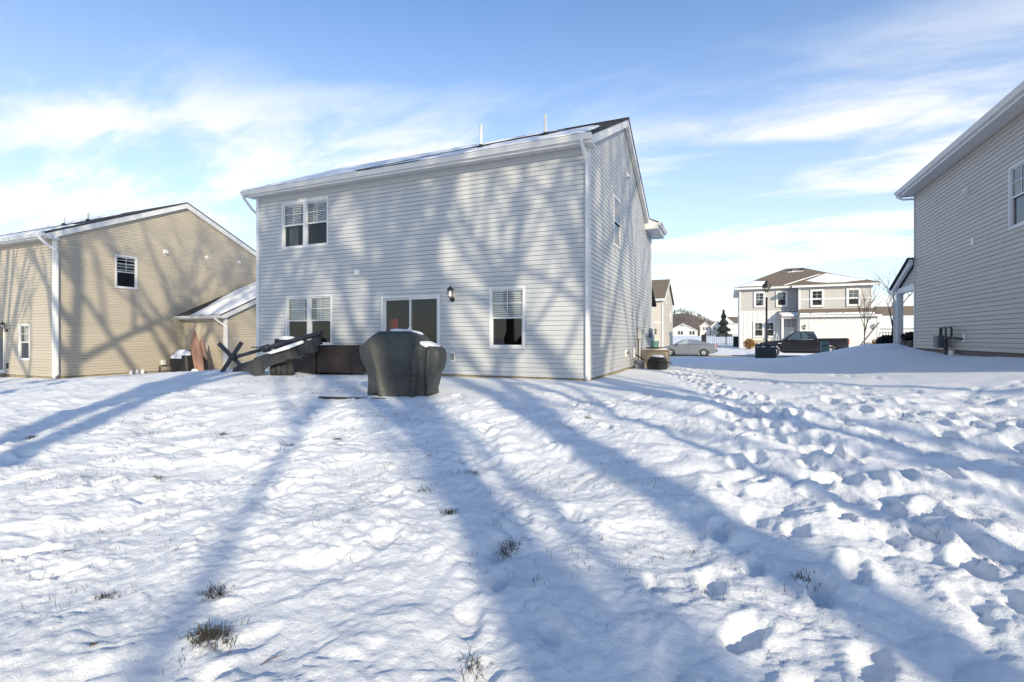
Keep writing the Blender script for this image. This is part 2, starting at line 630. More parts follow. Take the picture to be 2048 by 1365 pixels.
TRAILS = [([(1.5, 1.4), (1.3, 3.0), (0.9, 5.2), (0.2, 8.5), (-.9, 12.5), (-1.7, 16.5)], 3, .24, .08), ([(2.7, 2.4), (2.6, 4.2), (2.1, 6.5), (1.0, 9.5)], 3, .30, .075),
          ([(0.0, 1.3), (0.3, 3.4), (0.5, 6), (0.1, 8.6)], 2, .25, .07), ([(4.6, 5.2), (4.0, 7.2), (3.3, 8.6), (5.2, 9.6)], 4, .5, .06), ([(3.4, 8.6), (1.6, 11.4), (-.4, 14.5), (-1.2, 19)], 2, .25, .06), ([(3.0, 12), (2.2, 16), (0.5, 21)], 1, .3, .05),
          ([(-4.6, 1.2), (-4.4, 2.6), (-4.9, 4.5), (-6.2, 6.8)], 1, .2, .055), ([(-.9, 1.3), (-1.4, 3.2), (-3.2, 6.0), (-4.6, 7.0)], 1, .2, .05), ([(-8.5, 3.0), (-5.2, 4.2), (-2.4, 6.5), (-1.2, 9.5)], 1, .2, .05)]
sub = (YY > 0.5) & (YY < 22) & (np.abs(XX) < 9)
sxx, syy = XX[sub], YY[sub]
trough = np.zeros(sxx.shape)
for (pts, n_, spr, dep) in TRAILS:
    trail(pts, n_, spr, dep)
    best = np.full(sxx.shape, 9.0)
    for (a_, b_) in zip(pts[:-1], pts[1:]):
        ex, ey = b_[0] - a_[0], b_[1] - a_[1]
        t_ = np.clip(((sxx - a_[0]) * ex + (syy - a_[1]) * ey) / (ex * ex + ey * ey), 0, 1)
        best = np.minimum(best, np.hypot(sxx - a_[0] - t_ * ex, syy - a_[1] - t_ * ey))
    best = best + perlin(sxx / .35, syy / .3, 71) * .16
    trough = np.minimum(trough, -dep * .45 * (1 - sstep(best, .05, spr * 1.2 + .14)) + dep * .25 * np.exp(-((best - spr * 1.3 - .22) / .10) ** 2) * 0)
ZD[sub] += trough * fade[sub]
for k in range(60):
    prints.append((rng.uniform(-8.5, .4), rng.uniform(1.3, 8.0), rng.uniform(.9, 2.3), rng.uniform(.10, .17), rng.uniform(.05, .08), rng.uniform(.03, .07)))
for (x, y, a, l, w, d) in prints:
    i0, i1 = np.searchsorted(GX, (x - .34, x + .34)); j0, j1 = np.searchsorted(GY, (y - .34, y + .34))
    if i1 <= i0 or j1 <= j0:
        continue
    X_ = XX[j0:j1, i0:i1] - x; Y_ = YY[j0:j1, i0:i1] - y
    u = X_ * math.cos(a) + Y_ * math.sin(a); v = -X_ * math.sin(a) + Y_ * math.cos(a)
    nz = perlin(XX[j0:j1, i0:i1] / .08, YY[j0:j1, i0:i1] / .08, 41) * .22 + perlin(XX[j0:j1, i0:i1] / .03, YY[j0:j1, i0:i1] / .03, 42) * .10
    r = np.sqrt((u / l) ** 2 + (v / w) ** 2) + nz
    pit = -d * .85 * (1 - sstep(r, .5, 1.2))
    rim = .22 * d * np.exp(-((r - 1.45) / .35) ** 2)
    ZD[j0:j1, i0:i1] += (pit + rim)
ZD = np.where(ZD < -.05, -.05 + (ZD + .05) * .45, ZD)
ZZ = ZB + ZD
# the snow stops short of the buildings' insides
ny, nx = XX.shape
co = np.stack([XX.ravel(), YY.ravel(), ZZ.ravel()], 1).astype(np.float32)
idx = np.arange(nx * ny, dtype=np.int32).reshape(ny, nx)
quads = np.stack([idx[:-1, :-1], idx[:-1, 1:], idx[1:, 1:], idx[1:, :-1]], -1).reshape(-1, 4)
me = bpy.data.meshes.new('snow_ground')
me.vertices.add(len(co)); me.vertices.foreach_set('co', co.ravel())
me.loops.add(quads.size); me.loops.foreach_set('vertex_index', quads.ravel())
me.polygons.add(len(quads))
me.polygons.foreach_set('loop_start', np.arange(0, quads.size, 4, dtype=np.int32))
me.polygons.foreach_set('use_smooth', np.ones(len(quads), bool))
me.update(calc_edges=True)
me.materials.append(SNOW)
ground = bpy.data.objects.new('snow_ground', me)
col.objects.link(ground)
tag(ground, 'trampled snow covering the lawn between the houses', 'snow', kind='structure')
print('terrain quads', len(quads))


def gz(x, y):
    """height of the finished snow surface"""
    i = min(max(int(np.searchsorted(GX, x)) - 1, 0), nx - 2); j = min(max(int(np.searchsorted(GY, y)) - 1, 0), ny - 2)
    u = (x - GX[i]) / (GX[i + 1] - GX[i]); v = (y - GY[j]) / (GY[j + 1] - GY[j])
    return float((ZZ[j, i] * (1 - u) + ZZ[j, i + 1] * u) * (1 - v) + (ZZ[j + 1, i] * (1 - u) + ZZ[j + 1, i + 1] * u) * v)

# ------------------------------------------------------------------ parts of houses
PITCH = 0.1143


def wallM(x, y, facing):
    return Matrix.Translation((x, y, 0)) @ Matrix.Rotation({'S': 0, 'E': R(90), 'W': R(-90), 'N': R(180)}[facing], 4, 'Z')


PROF = [(0.0, .016), (0.86, .010), (0.91, .002), (1.0, -.006)]     # height share, stand-out from the wall


def siding(house, M, s0, s1, z0, z1, openings, mat, gable=None, seams=0, seed=1, sub=None):
    """one board object per course (or per length where seams show); openings are notched out"""
    rnd = random.Random(seed)
    n = int(math.ceil((z1 - z0) / PITCH - 1e-6))
    for k in range(n):
        za = z0 + k * PITCH
        zb = min(za + PITCH, z1)
        if gable:
            l0, r0 = gable(za)
            l1, r1 = gable(zb)
            if r0 - l0 < .04:
                break
        else:
            l0 = l1 = s0
            r0 = r1 = s1
        cuts = [l0, r0]
        if seams:
            p = l0 - rnd.uniform(0, seams)
            while p < r0:
                p += seams * rnd.uniform(.75, 1.2)
                if l0 + .3 < p < r0 - .3:
                    cuts.append(p)
        cuts.sort()
        for ci in range(len(cuts) - 1):
            a, b = cuts[ci], cuts[ci + 1]
            gap = .0015 if len(cuts) > 2 else 0
            a_, b_ = a + (gap if ci else 0), b - (gap if ci < len(cuts) - 2 else 0)
            mb = MB(M)
            lip = rnd.uniform(0, .0015) if len(cuts) > 2 else 0
            bounds = sorted(set([a_, b_] + [e for (oa, ob, _, _) in openings for e in (oa, ob) if a_ < e < b_]))
            for i in range(len(bounds) - 1):
                p, q = bounds[i], bounds[i + 1]
                mid = (p + q) / 2
                zi = [(za, zb)]
                for (oa, ob, oc, od) in openings:
                    if oa < mid < ob:
                        nz = []
                        for (c, d) in zi:
                            if od <= c or oc >= d:
                                nz.append((c, d))
                            else:
                                if c < oc:
                                    nz.append((c, oc))
                                if od < d:
                                    nz.append((od, d))
                        zi = nz
                if not [1 for (c, d) in zi if d - c >= .004] and mb.f:
                    mb.weld().build('siding_board', mat, house)
                    mb = MB(M)
                for (c, d) in zi:
                    if d - c < .004:
                        continue
                    rows = []
                    for (t, o) in PROF:
                        rows.append((za + t * PITCH, o + lip))
                    lev = [c] + [zr for (zr, o) in rows if c + 1e-5 < zr < d - 1e-5] + [d]
                    vs = []
                    for zl in lev:
                        t = (zl - za) / PITCH
                        o = np.interp(t, [w[0] for w in PROF], [w[1] for w in PROF]) + lip
                        tt = (zl - za) / max(zb - za, 1e-6)
                        pl = p if p > a_ + 1e-6 or ci else l0 + (l1 - l0) * tt
                        qr = q if q < b_ - 1e-6 or ci < len(cuts) - 2 else r0 + (r1 - r0) * tt
                        vs += [(pl, -o, zl), (max(qr, pl + .001), -o, zl)]
                    fs = [(2 * j, 2 * j + 1, 2 * j + 3, 2 * j + 2) for j in range(len(lev) - 1)]
                    m0 = len(vs)
                    vs += [(vs[0][0], .014, c), (vs[1][0], .014, c)]
                    fs.append((1, 0, m0, m0 + 1))
                    mb.add(vs, fs)
            if mb.f:
                mb.weld().build('siding_board', mat, house)


def room(house, M, s0, s1, z0, z1, depth=1.6, mat=None):
    a, b = s0 - .25, s1 + .25
    mb = MB(M)
    mb.quad((a, depth, z0 - .3), (b, depth, z0 - .3), (b, depth, z1 + .2), (a, depth, z1 + .2))
    mb.quad((a, .06, z0 - .3), (a, depth, z0 - .3), (a, depth, z1 + .2), (a, .06, z1 + .2))
    mb.quad((b, depth, z0 - .3), (b, .06, z0 - .3), (b, .06, z1 + .2), (b, depth, z1 + .2))
    mb.quad((a, .06, z0 - .3), (b, .06, z0 - .3), (b, depth, z0 - .3), (a, depth, z0 - .3))
    mb.quad((a, .06, z1 + .2), (a, depth, z1 + .2), (b, depth, z1 + .2), (b, .06, z1 + .2))
    # wall around the opening
    for (p, q, c, d) in ((a, s0, z0 - .3, z1 + .2), (s1, b, z0 - .3, z1 + .2), (s0, s1, z0 - .3, z0), (s0, s1, z1, z1 + .2)):
        mb.quad((p, .06, c), (q, .06, c), (q, .06, d), (p, .06, d))
    mb.build('room_lining', mat or ROOM, house)


def ring(mb, s0, s1, z0, z1, w, o0, o1, wb=None, wt_=None):
    """rectangular frame: stand-out from o0 (back) to o1 (front)"""
    wb = w if wb is None else wb
    wt_ = w if wt_ is None else wt_
    mb.box((s0, -o1, z0), (s0 + w, -o0, z1))
    mb.box((s1 - w, -o1, z0), (s1, -o0, z1))
    mb.box((s0 + w, -o1, z0), (s1 - w, -o0, z0 + wb))
    mb.box((s0 + w, -o1, z1 - wt_), (s1 - w, -o0, z1))


def window(house, M, s0, s1, z0, z1, blinds=True, grid=True, curtains=(), casing=.055, proud=.034, roomd=1.6, slats=13, lower=None, blind_mat=None, box=True):
    """double-hung window: casing, two sashes, panes, muntins, blind slats, curtains"""
    f = MB(M)
    ring(f, s0, s1, z0, z1, casing, -.03, proud, casing * 1.0)
    f.box((s0 + .004, -proud - .012, z0 + .004), (s1 - .004, -proud + .001, z0 + casing * .55))
    w = f.build('window', TRIM, house, bevel=.004)
    a, b, c, d = s0 + casing, s1 - casing, z0 + casing, z1 - casing
    mid = (c + d) / 2
    u = MB(M)
    ring(u, a, b, mid - .02, d, .032, -.035, .006)
    u.build('sash', TRIM, w)
    l = MB(M)
    ring(l, a, b, c, mid + .022, .036, -.06, -.012 + .016, .045, .042)
    l.build('sash', TRIM, w)
    MB(M).quad((a, .012, mid), (b, .012, mid), (b, .012, d), (a, .012, d)).build('pane', GLASS, w)
    MB(M).quad((a, .03, c), (b, .03, c), (b, .03, mid), (a, .03, mid)).build('pane', lower or SCREEN, w)
    if grid:
        g = MB(M)
        g.box(((a + b) / 2 - .009, .001, mid + .012), ((a + b) / 2 + .009, .009, d - .03))
        g.build('muntin', TRIM, w)
        hz = (mid + d) / 2
        g = MB(M)
        g.box((a + .03, .001, hz - .009), ((a + b) / 2 - .010, .009, hz + .009))
        g.box(((a + b) / 2 + .010, .001, hz - .009), (b - .03, .009, hz + .009))
        g.build('muntin', TRIM, w)
    if blinds:
        h = d - mid - .02
        me_ = None
        for i in range(slats):
            zc = mid + .04 + h * (i + .4) / (slats + .6)
            if me_ is None:
                mb = MB(M)
                hw = .023
                mb.extrude([(a + .015, .075 - hw, zc - .021), (a + .015, .075, zc + .002), (a + .015, .075 + hw, zc + .020), (a + .015, .075 + hw, zc + .023), (a + .015, .075, zc + .006), (a + .015, .075 - hw, zc - .018)], (b - a - .03, 0, 0))
                o = mb.build('blind_slat', blind_mat or BLIND, w)
                me_, zf = o, zc
            else:
                o = bpy.data.objects.new('blind_slat', me_.data)
                col.objects.link(o)
                o.parent = w
                o.location = (0, 0, zc - zf)
        MB(M).box((a + .012, .05, d - .06), (b - .012, .11, d - .005)).build('blind_rail', blind_mat or BLIND, w)
    for (ca, cb_, cz0, cz1, lean) in curtains:
        mb = MB(M)
        n = 14
        vs = []
        for j in range(6):
            t = j / 5
            zc = cz1 + (cz0 - cz1) * t
            for i in range(n + 1):
                s = ca + (cb_ - ca) * (i / n) * (1 - .35 * (1 - t) * 0) + lean * t
                vs.append((s, .16 + .03 * math.sin(i * 2.1 + j * .25), zc))
        fs = [(j * (n + 1) + i, j * (n + 1) + i + 1, (j + 1) * (n + 1) + i + 1, (j + 1) * (n + 1) + i) for j in range(5) for i in range(n)]
        mb.add(vs, fs).build('curtain', CURTAIN, w, smooth=True)
    if box:
        room(house, M, s0 + .02, s1 - .02, z0 + .02, z1 - .02, roomd)
    return w


def corner_trim(house, x, y, z0, z1, dirs, w=.09, mat=None):
    """L-shaped corner post; dirs = (sx, sy): the two directions the wall runs away"""
    sx_, sy_ = dirs
    p = .026
    mb = MB()
    mb.extrude([(x - sx_ * p, y - sy_ * p, z0), (x + sx_ * w, y - sy_ * p, z0), (x + sx_ * w, y, z0), (x, y, z0), (x, y + sy_ * w, z0), (x - sx_ * p, y + sy_ * w, z0)], (0, 0, z1 - z0))
    return mb.build('corner_trim', mat or TRIM, house)


def gutter(house, M, s0, s1, zt, o0, name='gutter'):
    """K-style gutter trough along a wall frame; o0 = stand-out of its back"""
    mb = MB(M)
    prof = [(0, 0), (0, -.115), (.075, -.115), (.085, -.09), (.115, -.045), (.128, -.03), (.128, 0), (.112, 0), (.112, -.02), (.10, -.04), (.07, -.10), (.012, -.10), (.012, 0)]
    mb.extrude([(s0, -(o0 + o), zt + z) for (o, z) in prof], (s1 - s0, 0, 0))
    # end plates
    for s in (s0 - .003, s1 + .001):
        mb.extrude([(s, -(o0 + o), zt + z) for (o, z) in prof[:8]], (.003, 0, 0))
    return mb.build(name, TRIM, house)


def downspout(house, pts, w=.075, h=.055):
    mb = MB()
    mb.bar(pts, w, h)
    o = mb.build('downspout', TRIM, house, bevel=.008)
    return o


def soffit(house, M, s0, s1, z, o0, o1, step=.405):
    """vented soffit panels with ribs running from wall to fascia"""
    s = s0
    while s < s1 - .02:
        e = min(s + step, s1)
        mb = MB(M)
        n = max(1, int(round((e - s) / .0675)))
        vs = []
        for i in range(n):
            p, q = s + (e - s) * i / n, s + (e - s) * (i + 1) / n
            for (t, dz) in ((0, 0), (.62, 0), (.68, .012), (.94, .012)):
                vs.append((p + (q - p) * t, dz))
        vs.append((e - .002, .012))
        k = len(vs)
        V = [(a, -o0, z + b) for (a, b) in vs] + [(a, -o1, z + b) for (a, b) in vs]
        mb.add(V, [(i, i + 1, k + i + 1, k + i) for i in range(k - 1)])
        mb.build('soffit_panel', TRIM, house)
        s = e


def roof_slab(house, poly, th, mat, name='roof'):
    """poly: corners of the upper roof surface, anticlockwise from above"""
    mb = MB()
    n = len(poly)
    vs = [Vector(p) for p in poly] + [Vector(p) - Vector((0, 0, th)) for p in poly]
    mb.add(vs, [tuple(range(n)), tuple(range(2 * n - 1, n - 1, -1))] + [(i, n + i, n + (i + 1) % n, (i + 1) % n) for i in range(n)])
    return mb.build(name, mat, house)


def roof_snow(parent, o, du, dv, nu, nv, mask, th, seed=3, name='snow_cover'):
    """snow lying on a roof slope: o corner, du/dv edge vectors, mask(u, v) > 0 where snow lies"""
    o, du, dv = Vector(o), Vector(du), Vector(dv)
    nrm = du.cross(dv).normalized()
    if nrm.z < 0:
        nrm = -nrm
    us = np.linspace(0, 1, nu + 1); vs_ = np.linspace(0, 1, nv + 1)
    U, V = np.meshgrid(us, vs_)
    H = np.clip(mask(U, V), 0, 1)
    T = th * sstep(H, 0, .35)
    mb = MB()
    verts = [tuple(o + du * U[j, i] + dv * V[j, i] + nrm * (T[j, i] + .004)) for j in range(nv + 1) for i in range(nu + 1)]
    fs = []
    for j in range(nv):
        for i in range(nu):
            if max(H[j, i], H[j, i + 1], H[j + 1, i], H[j + 1, i + 1]) > 0:
                k = j * (nu + 1) + i
                fs.append((k, k + 1, k + nu + 2, k + nu + 1))
    used = sorted({i for f_ in fs for i in f_})
    ren = {v_: k for k, v_ in enumerate(used)}
    mb.add([verts[i] for i in used], [tuple(ren[i] for i in f_) for f_ in fs])
    ob = mb.build(name, SNOW, parent, smooth=True)
    return ob


def vent_hood(house, M, s, z, w=.16, h=.18, hood=True):
    mb = MB(M)
    mb.box((s - w / 2, -.035, z - h / 2), (s + w / 2, 0, z + h / 2))
    if hood:
        mb.extrude([(s - w * .4, -.036, z + h * .42), (s - w * .4, -.036, z - h * .32), (s - w * .4, -.12, z - h * .42), (s - w * .4, -.11, z - h * .2)], (w * .8, 0, 0))
    return mb.build('wall_vent', VENTM, house, bevel=.005)


def pipe_vent(house, x, y, z0, z1):
    mb = MB()
    mb.tube([(x, y, z0 - .1), (x, y, z1)], .045, 12)
    p = mb.build('vent_pipe', VENTM, house)
    MB().lathe([(.12, -.10), (.10, .02), (.07, .07), (.052, .10)], (x, y, z0), 14).build('pipe_boot', RUBBER, p)


def lantern(M, s, z, label, scale=1.0, lit=False):
    """carriage wall lantern: back plate, arm, cage, panes, cap with finial"""
    p0 = M @ Vector((s, -.02, z))
    t = thing('wall_lantern', label, 'lantern', p0)
    k = scale

    def L(o, zz_):
        return (s, -(.024 + o * k), z + zz_ * k)
    mb = MB(M)
    mb.tube([L(0, -.13), L(.022, -.13)], .058 * k, 14)
    mb.build('back_plate', BLACKMETAL, t)
    mb = MB(M)
    mb.tube([L(.02, -.13), L(.06, -.16), L(.11, -.15), L(.12, -.10), L(.12, -.07)], .011 * k, 8)
    mb.build('arm', BLACKMETAL, t)
    c = M @ Vector(L(.12, 0))
    mb = MB()
    for i in range(6):
        w = 2 * math.pi * (i + .5) / 6
        a = c + Vector((math.cos(w) * .045 * k, math.sin(w) * .045 * k, -.06 * k))
        b = c + Vector((math.cos(w) * .078 * k, math.sin(w) * .078 * k, .10 * k))
        mb.tube([a, b], .006 * k, 5)
    mb.lathe([(.02 * k, -.075 * k), (.05 * k, -.07 * k), (.05 * k, -.058 * k)], c, 6)
    mb.build('cage', BLACKMETAL, t)
    mb = MB()
    mb.lathe([(.042 * k, -.057 * k), (.072 * k, .098 * k)], c, 6)
    mb.build('glass_shade', LAMPGLASS, t)
    mb = MB()
    mb.lathe([(.016 * k, -.05 * k), (.018 * k, .03 * k), (.004 * k, .06 * k)], c, 8)
    mb.build('bulb', BULB_ON if lit else VENTM, t)
    mb = MB()
    mb.lathe([(.092 * k, .10 * k), (.088 * k, .115 * k), (.06 * k, .145 * k), (.03 * k, .17 * k), (.012 * k, .18 * k), (.012 * k, .2 * k), (.016 * k, .212 * k), (.004 * k, .235 * k)], c, 12)
    mb.build('cap', BLACKMETAL, t, smooth=True)
    return t


LAMPGLASS = glass_mat('lamp_glass', (0.9, 0.88, 0.82), .08, 0.1)
BULB_ON, _nt, _out = new_mat('bulb_lit')
_e = _nt.nodes.new('ShaderNodeEmission')
_e.inputs[0].default_value = (1.0, 0.78, 0.5, 1)
_e.inputs[1].default_value = 6.0
_nt.links.new(_e.outputs[0], _out.inputs[0])

# ------------------------------------------------------------------ the grey house in the middle
XW, XE, YS, YN = -13.87, -2.97, 11.3, 19.7      # main block
YB = 21.53                                       # bump-out at the front
H = 5.50
house = thing('house', 'two storey pale grey vinyl sided house in the middle of the yard', 'house', ((XW + XE) / 2, (YS + YN) / 2, -.1))
MS, ME = wallM(XW, YS, 'S'), wallM(XE, YS, 'E')      # s runs from XW along +X; s runs from YS along +Y


def sS(x):
    return x - XW


WUP = [(-12.76, -11.80), (-11.80, -10.88)]
win_list = [(sS(-12.76), sS(-11.815), 3.70, 5.17), (sS(-11.815), sS(-10.87), 3.70, 5.17), (sS(-12.58), sS(-11.655), .72, 2.25), (sS(-11.655), sS(-10.73), .72, 2.25), (sS(-5.55), sS(-4.57), .68, 2.24)]
door_r = (sS(-8.93), sS(-7.00), .03, 2.12)
siding(house, MS, .06, XE - XW - .06, 0, H, win_list + [door_r], SIDING)
# east gable: main block to the ridge, bump-out to eave height
EZ0, RIDGEY, RIDGEZ = 5.50, 15.5, 7.66


def gab_main(z):
    if z <= EZ0:
        return (.06, YB - YS - .06)
    k = (z - EZ0) / (RIDGEZ - EZ0)
    return ((RIDGEY - YS) * k, (RIDGEY - YS) + (YN - RIDGEY + .1) * (1 - k))


east_open = [(13.98 - YS, 14.93 - YS, 3.58, 5.04)]
siding(house, ME, 0, YB - YS, 0, RIDGEZ, east_open, SIDING, gable=gab_main)
corner_trim(house, XE, YS, -.03, H - .02, (-1, 1))
corner_trim(house, XW, YS, -.03, H - .02, (1, 1))
corner_trim(house, XE, YB, -.03, 5.2, (-1, -1))
MB().box((XW + .03, YS + .03, -1.2), (XE - .03, YB - .03, .01)).build('foundation', CONCRETE, house)
# hidden west and north walls close the block
MB().box((XW, YS + .06, 0), (XW + .05, YB, H)).build('west_wall', SIDING, house)
MB().box((XW, YB - .02, 0), (XE, YB, 5.3)).build('front_wall', SIDING, house)
MB().box((XW + .1, YS + 1.9, 0), (XE - 1.0, YS + 2.0, H)).build('inner_wall', ROOM, house)

for i, (a, b, c, d) in enumerate(win_list):
    cur = ()
    if i == 0:
        cur = [(a + .10, a + .52, c + .05, c + .72, -.0)]
    if i == 1:
        cur = [(b - .26, b - .06, c + .05, c + .75, .04)]
    window(house, MS, a, b, c, d, curtains=cur, slats=12, grid=True)
window(house, ME @ Matrix.Translation((0, -.022, 0)), *east_open[0], casing=.035, proud=.004, blinds=False, grid=False, curtains=[(2.68 + .45, 2.68 + .8, 3.62, 4.3, 0)], lower=SCREEN)


DOORGLASS = glass_mat('door_glass', (.8, .82, .82), .06)


def sliding_door(house, M, s0, s1, z0, z1):
    f = MB(M)
    ring(f, s0, s1, z0, z1, .06, -.03, .04, .05)
    d = f.build('sliding_door', TRIM, house, bevel=.004)
    m = (s0 + s1) / 2
    for k, (a, b, o) in enumerate(((s0 + .06, m + .03, -.03), (m - .03, s1 - .06, .012))):
        mb = MB(M)
        ring(mb, a, b, z0 + .05, z1 - .06, .055, o - .03, o, .09, .055)
        mb.build('door_leaf', TRIM, d)
        MB(M).quad((a + .05, -o + .015, z0 + .1), (b - .05, -o + .015, z0 + .1), (b - .05, -o + .015, z1 - .1), (a + .05, -o + .015, z1 - .1)).build('pane', DOORGLASS if k == 0 else SCREEN, d)
    MB(M).box((m - .055, -.055, z0 + .95), (m - .03, -.012, z0 + 1.2)).build('handle', TRIM, d, bevel=.004)
    # red curtain hanging inside
    mb = MB(M)
    n = 10
    vs = [(s0 + .10 + .27 * i / n, .20 + .03 * math.sin(i * 2.0), zz_) for zz_ in (z0 + .05, z1 - .62) for i in range(n + 1)]
    mb.add(vs, [(i, i + 1, n + 2 + i, n + 1 + i) for i in range(n)]).build('curtain', REDCLOTH, d, smooth=True)
    MB(M).box((s0 - .02, -.12, z0 - .09), (s1 + .02, .0, z0 - .004)).build('sill', CONCRETE, d)
    room(house, M, s0 + .02, s1 - .02, z0 + .02, z1 - .02, 1.8)


sliding_door(house, MS, *door_r)
lantern(MS, sS(-6.62), 2.10, 'lit black carriage lantern on the grey wall right of the sliding door', 1.05, lit=True)
mb = MB(MS)
mb.box((sS(-9.87), -.06, 2.75), (sS(-9.69), 0, 2.94))
mb.box((sS(-9.86), -.085, 2.77), (sS(-9.73), -.058, 2.93))
mb.build('wall_vent', VENTM, house, bevel=.006)
mb = MB(MS)
mb.box((sS(-6.69), -.03, .33), (sS(-6.55), 0, .60))
p = mb.build('outlet_block', VENTM, house, bevel=.005)
MB(MS).box((sS(-6.665), -.06, .38), (sS(-6.575), -.028, .55)).build('outlet_cover', pbr('outlet_grey', (.25, .23, .2), .6, var=.1), p)
vent_hood(house, ME, 16.0 - YS, 6.18, .2, .2)

# roof: back and front slope, fascias, rakes
OV = .33
ze = 5.60          # top of roof at the back eave edge
slope = (RIDGEZ + .13 - ze) / (RIDGEY - (YS - OV - .02))
ye = YS - OV - .02
rz = RIDGEZ + .13
RX0, RX1 = XW - .22, XE + .17
yn = 2 * RIDGEY - ye
roofS = roof_slab(house, [(RX0, ye, ze), (RX1, ye, ze), (RX1, RIDGEY, rz), (RX0, RIDGEY, rz)], .05, SHINGLE)
roofN = roof_slab(house, [(RX0, RIDGEY, rz + .001), (RX1, RIDGEY, rz + .001), (RX1, yn, ze), (RX0, yn, ze)], .05, SHINGLE)
MB().extrude([(RX0, RIDGEY - .15, rz - .06), (RX0, RIDGEY, rz + .025), (RX0, RIDGEY + .15, rz - .06), (RX0, RIDGEY, rz - .03)], (RX1 - RX0, 0, 0)).build('ridge_cap', SHINGLE, house)
# rake boards on both gable ends
for (xa, xb) in ((XE + .03, XE + .15), (XW - .2, XW - .06)):
    for sgn in (-1, 1):
        yE = ye + .03 if sgn < 0 else yn - .03
        d0, d1 = .052, .27
        mb = MB()
        zE = ze + .03 * slope
        mb.extrude([(xa, yE, zE - d0), (xa, RIDGEY, rz - d0), (xa, RIDGEY, rz - d1), (xa, yE + (-sgn) * .28, zE + .28 * slope - d1), (xa, yE, zE - .19)], (xb - xa, 0, 0))
        mb.build('rake_board', TRIM, house)
# eave: fascia, soffit, gutter
MB(MS).box((-.18, -OV, ze - .20), (XE - XW + .145, -OV + .025, ze - .055)).build('fascia', TRIM, house)
soffit(house, MS, -.16, XE - XW + .03, ze - .175, -.005, OV - .002)
gutter(house, MS, -.22, XE - XW + .16, ze - .03, OV + .003)
MB(MS).box((.055, -.020, H - .15), (XE - XW - .055, .004, H - .085)).build('frieze_trim', SIDING, house)
MB().box((XE + .028, ye + .03, 5.395), (XE + .15, YS + .1, 5.44)).build('rake_return', TRIM, house)
downspout(house, [(XE - .06, ye - .06, 5.48), (XE - .06, ye - .06, 5.40), (XE - .03, YS - .14, 5.10), (XE - .02, YS - .075, 5.02), (XE - .02, YS - .075, 4.9), (XE - .02, YS - .075, .08), (XE + .02, YS - .16, -.02)])
downspout(house, [(XW - .12, ye - .06, 5.48), (XW - .12, ye - .06, 5.38), (XW - .07, YS - .13, 5.06), (XW - .07, YS + .06, 4.96), (XW - .07, YS + .08, 4.86), (XW - .07, YS + .08, .05)])
pipe_vent(house, -6.31, 12.3, ze + slope * (12.3 - ye), 6.92)
pipe_vent(house, -4.62, 12.9, ze + slope * (12.9 - ye), 7.14)


def mask_main(U, V):
    x = RX0 + U * (RX1 - RX0)
    n = perlin(U * 14, V * 5, 5) * .5 + perlin(U * 40, V * 12, 6) * .25
    vc = np.interp(x, [-11.2, -10.2, -8.6, -6.3, -4.2, -2.7], [-.2, .06, .30, .62, .76, .80])
    d = np.minimum(np.abs(V - vc) - (.15 + .05 * sstep(x, -9, -5)), .93 - V) + .05 * n
    d = np.minimum(d, (RX1 - .25 - x) * .4 - .35 * sstep(V, .3, 1))
    d = np.minimum(d, (x - RX0 - .25) * .5)
    hole = np.minimum(np.hypot((x + 6.31) * .5, (V - .31) * 2.2), np.hypot((x + 4.62) * .5, (V - .43) * 2.2)) - .16
    return np.minimum(d, hole) * 6


roof_snow(roofS, (RX0, ye - .03, ze - .0), (RX1 - RX0, 0, 0), (0, RIDGEY - ye, rz - ze), 220, 60, mask_main, .028)

roof_snow(house, (RX0 + .1, ye - .13, ze - .035), (RX1 - RX0 - .2, 0, 0), (0, .20, .075), 240, 6,
          lambda U, V: np.minimum(V * 2.2, (1 - V) * 3 + .3) * (.35 + .65 * sstep(perlin(U * 18, V * 0, 51), -.25, .1)) * (1 - .9 * sstep(U, .36, .42) * (1 - sstep(U, .58, .66))) * np.minimum(1, (1 - U) * 30) + .01, .03, name='gutter_snow')

# front bump-out with an eave running along its east side
by0, by1, bx1 = YN + .02, YB + .45, XE + .50
roof_slab(house, [(XE - 3.2, by0 + .15, 7.0), (bx1, by0 + .15, 5.50), (bx1, by1, 5.50), (XE - 3.2, by1, 7.0)], .05, SHINGLE)
MB().extrude([(bx1 - .02, by0 + .12, 5.44), (XE - .0, by0 + .12, 5.66), (XE - .0, by0 + .12, 5.22), (bx1 - .02, by0 + .12, 5.22)], (0, .03, 0)).build('eave_return', TRIM, house)
MB().box((XE + .0, by0 + .15, 5.21), (bx1 - .02, by1, 5.235)).build('soffit_panel', TRIM, house)
MB().box((bx1 - .025, by0 + .15, 5.235), (bx1, by1, 5.45)).build('fascia', TRIM, house)
gutter(house, wallM(bx1, by0 + .13, 'E'), 0, by1 - by0 - .15, 5.46, .001)
# low porch roof edge past the front corner
MB().extrude([(XE - .4, YB + .02, 3.0), (XE + .06, YB + .02, 2.95), (XE + .06, YB + 1.3, 2.35), (XE - .4, YB + 1.3, 2.35)], (0, 0, .12)).build('porch_roof', SHINGLE, house)
MB().box((XE - .2, YB + 1.05, -.3), (XE - .02, YB + 1.2, 2.34)).build('porch_post', TRIM, house)

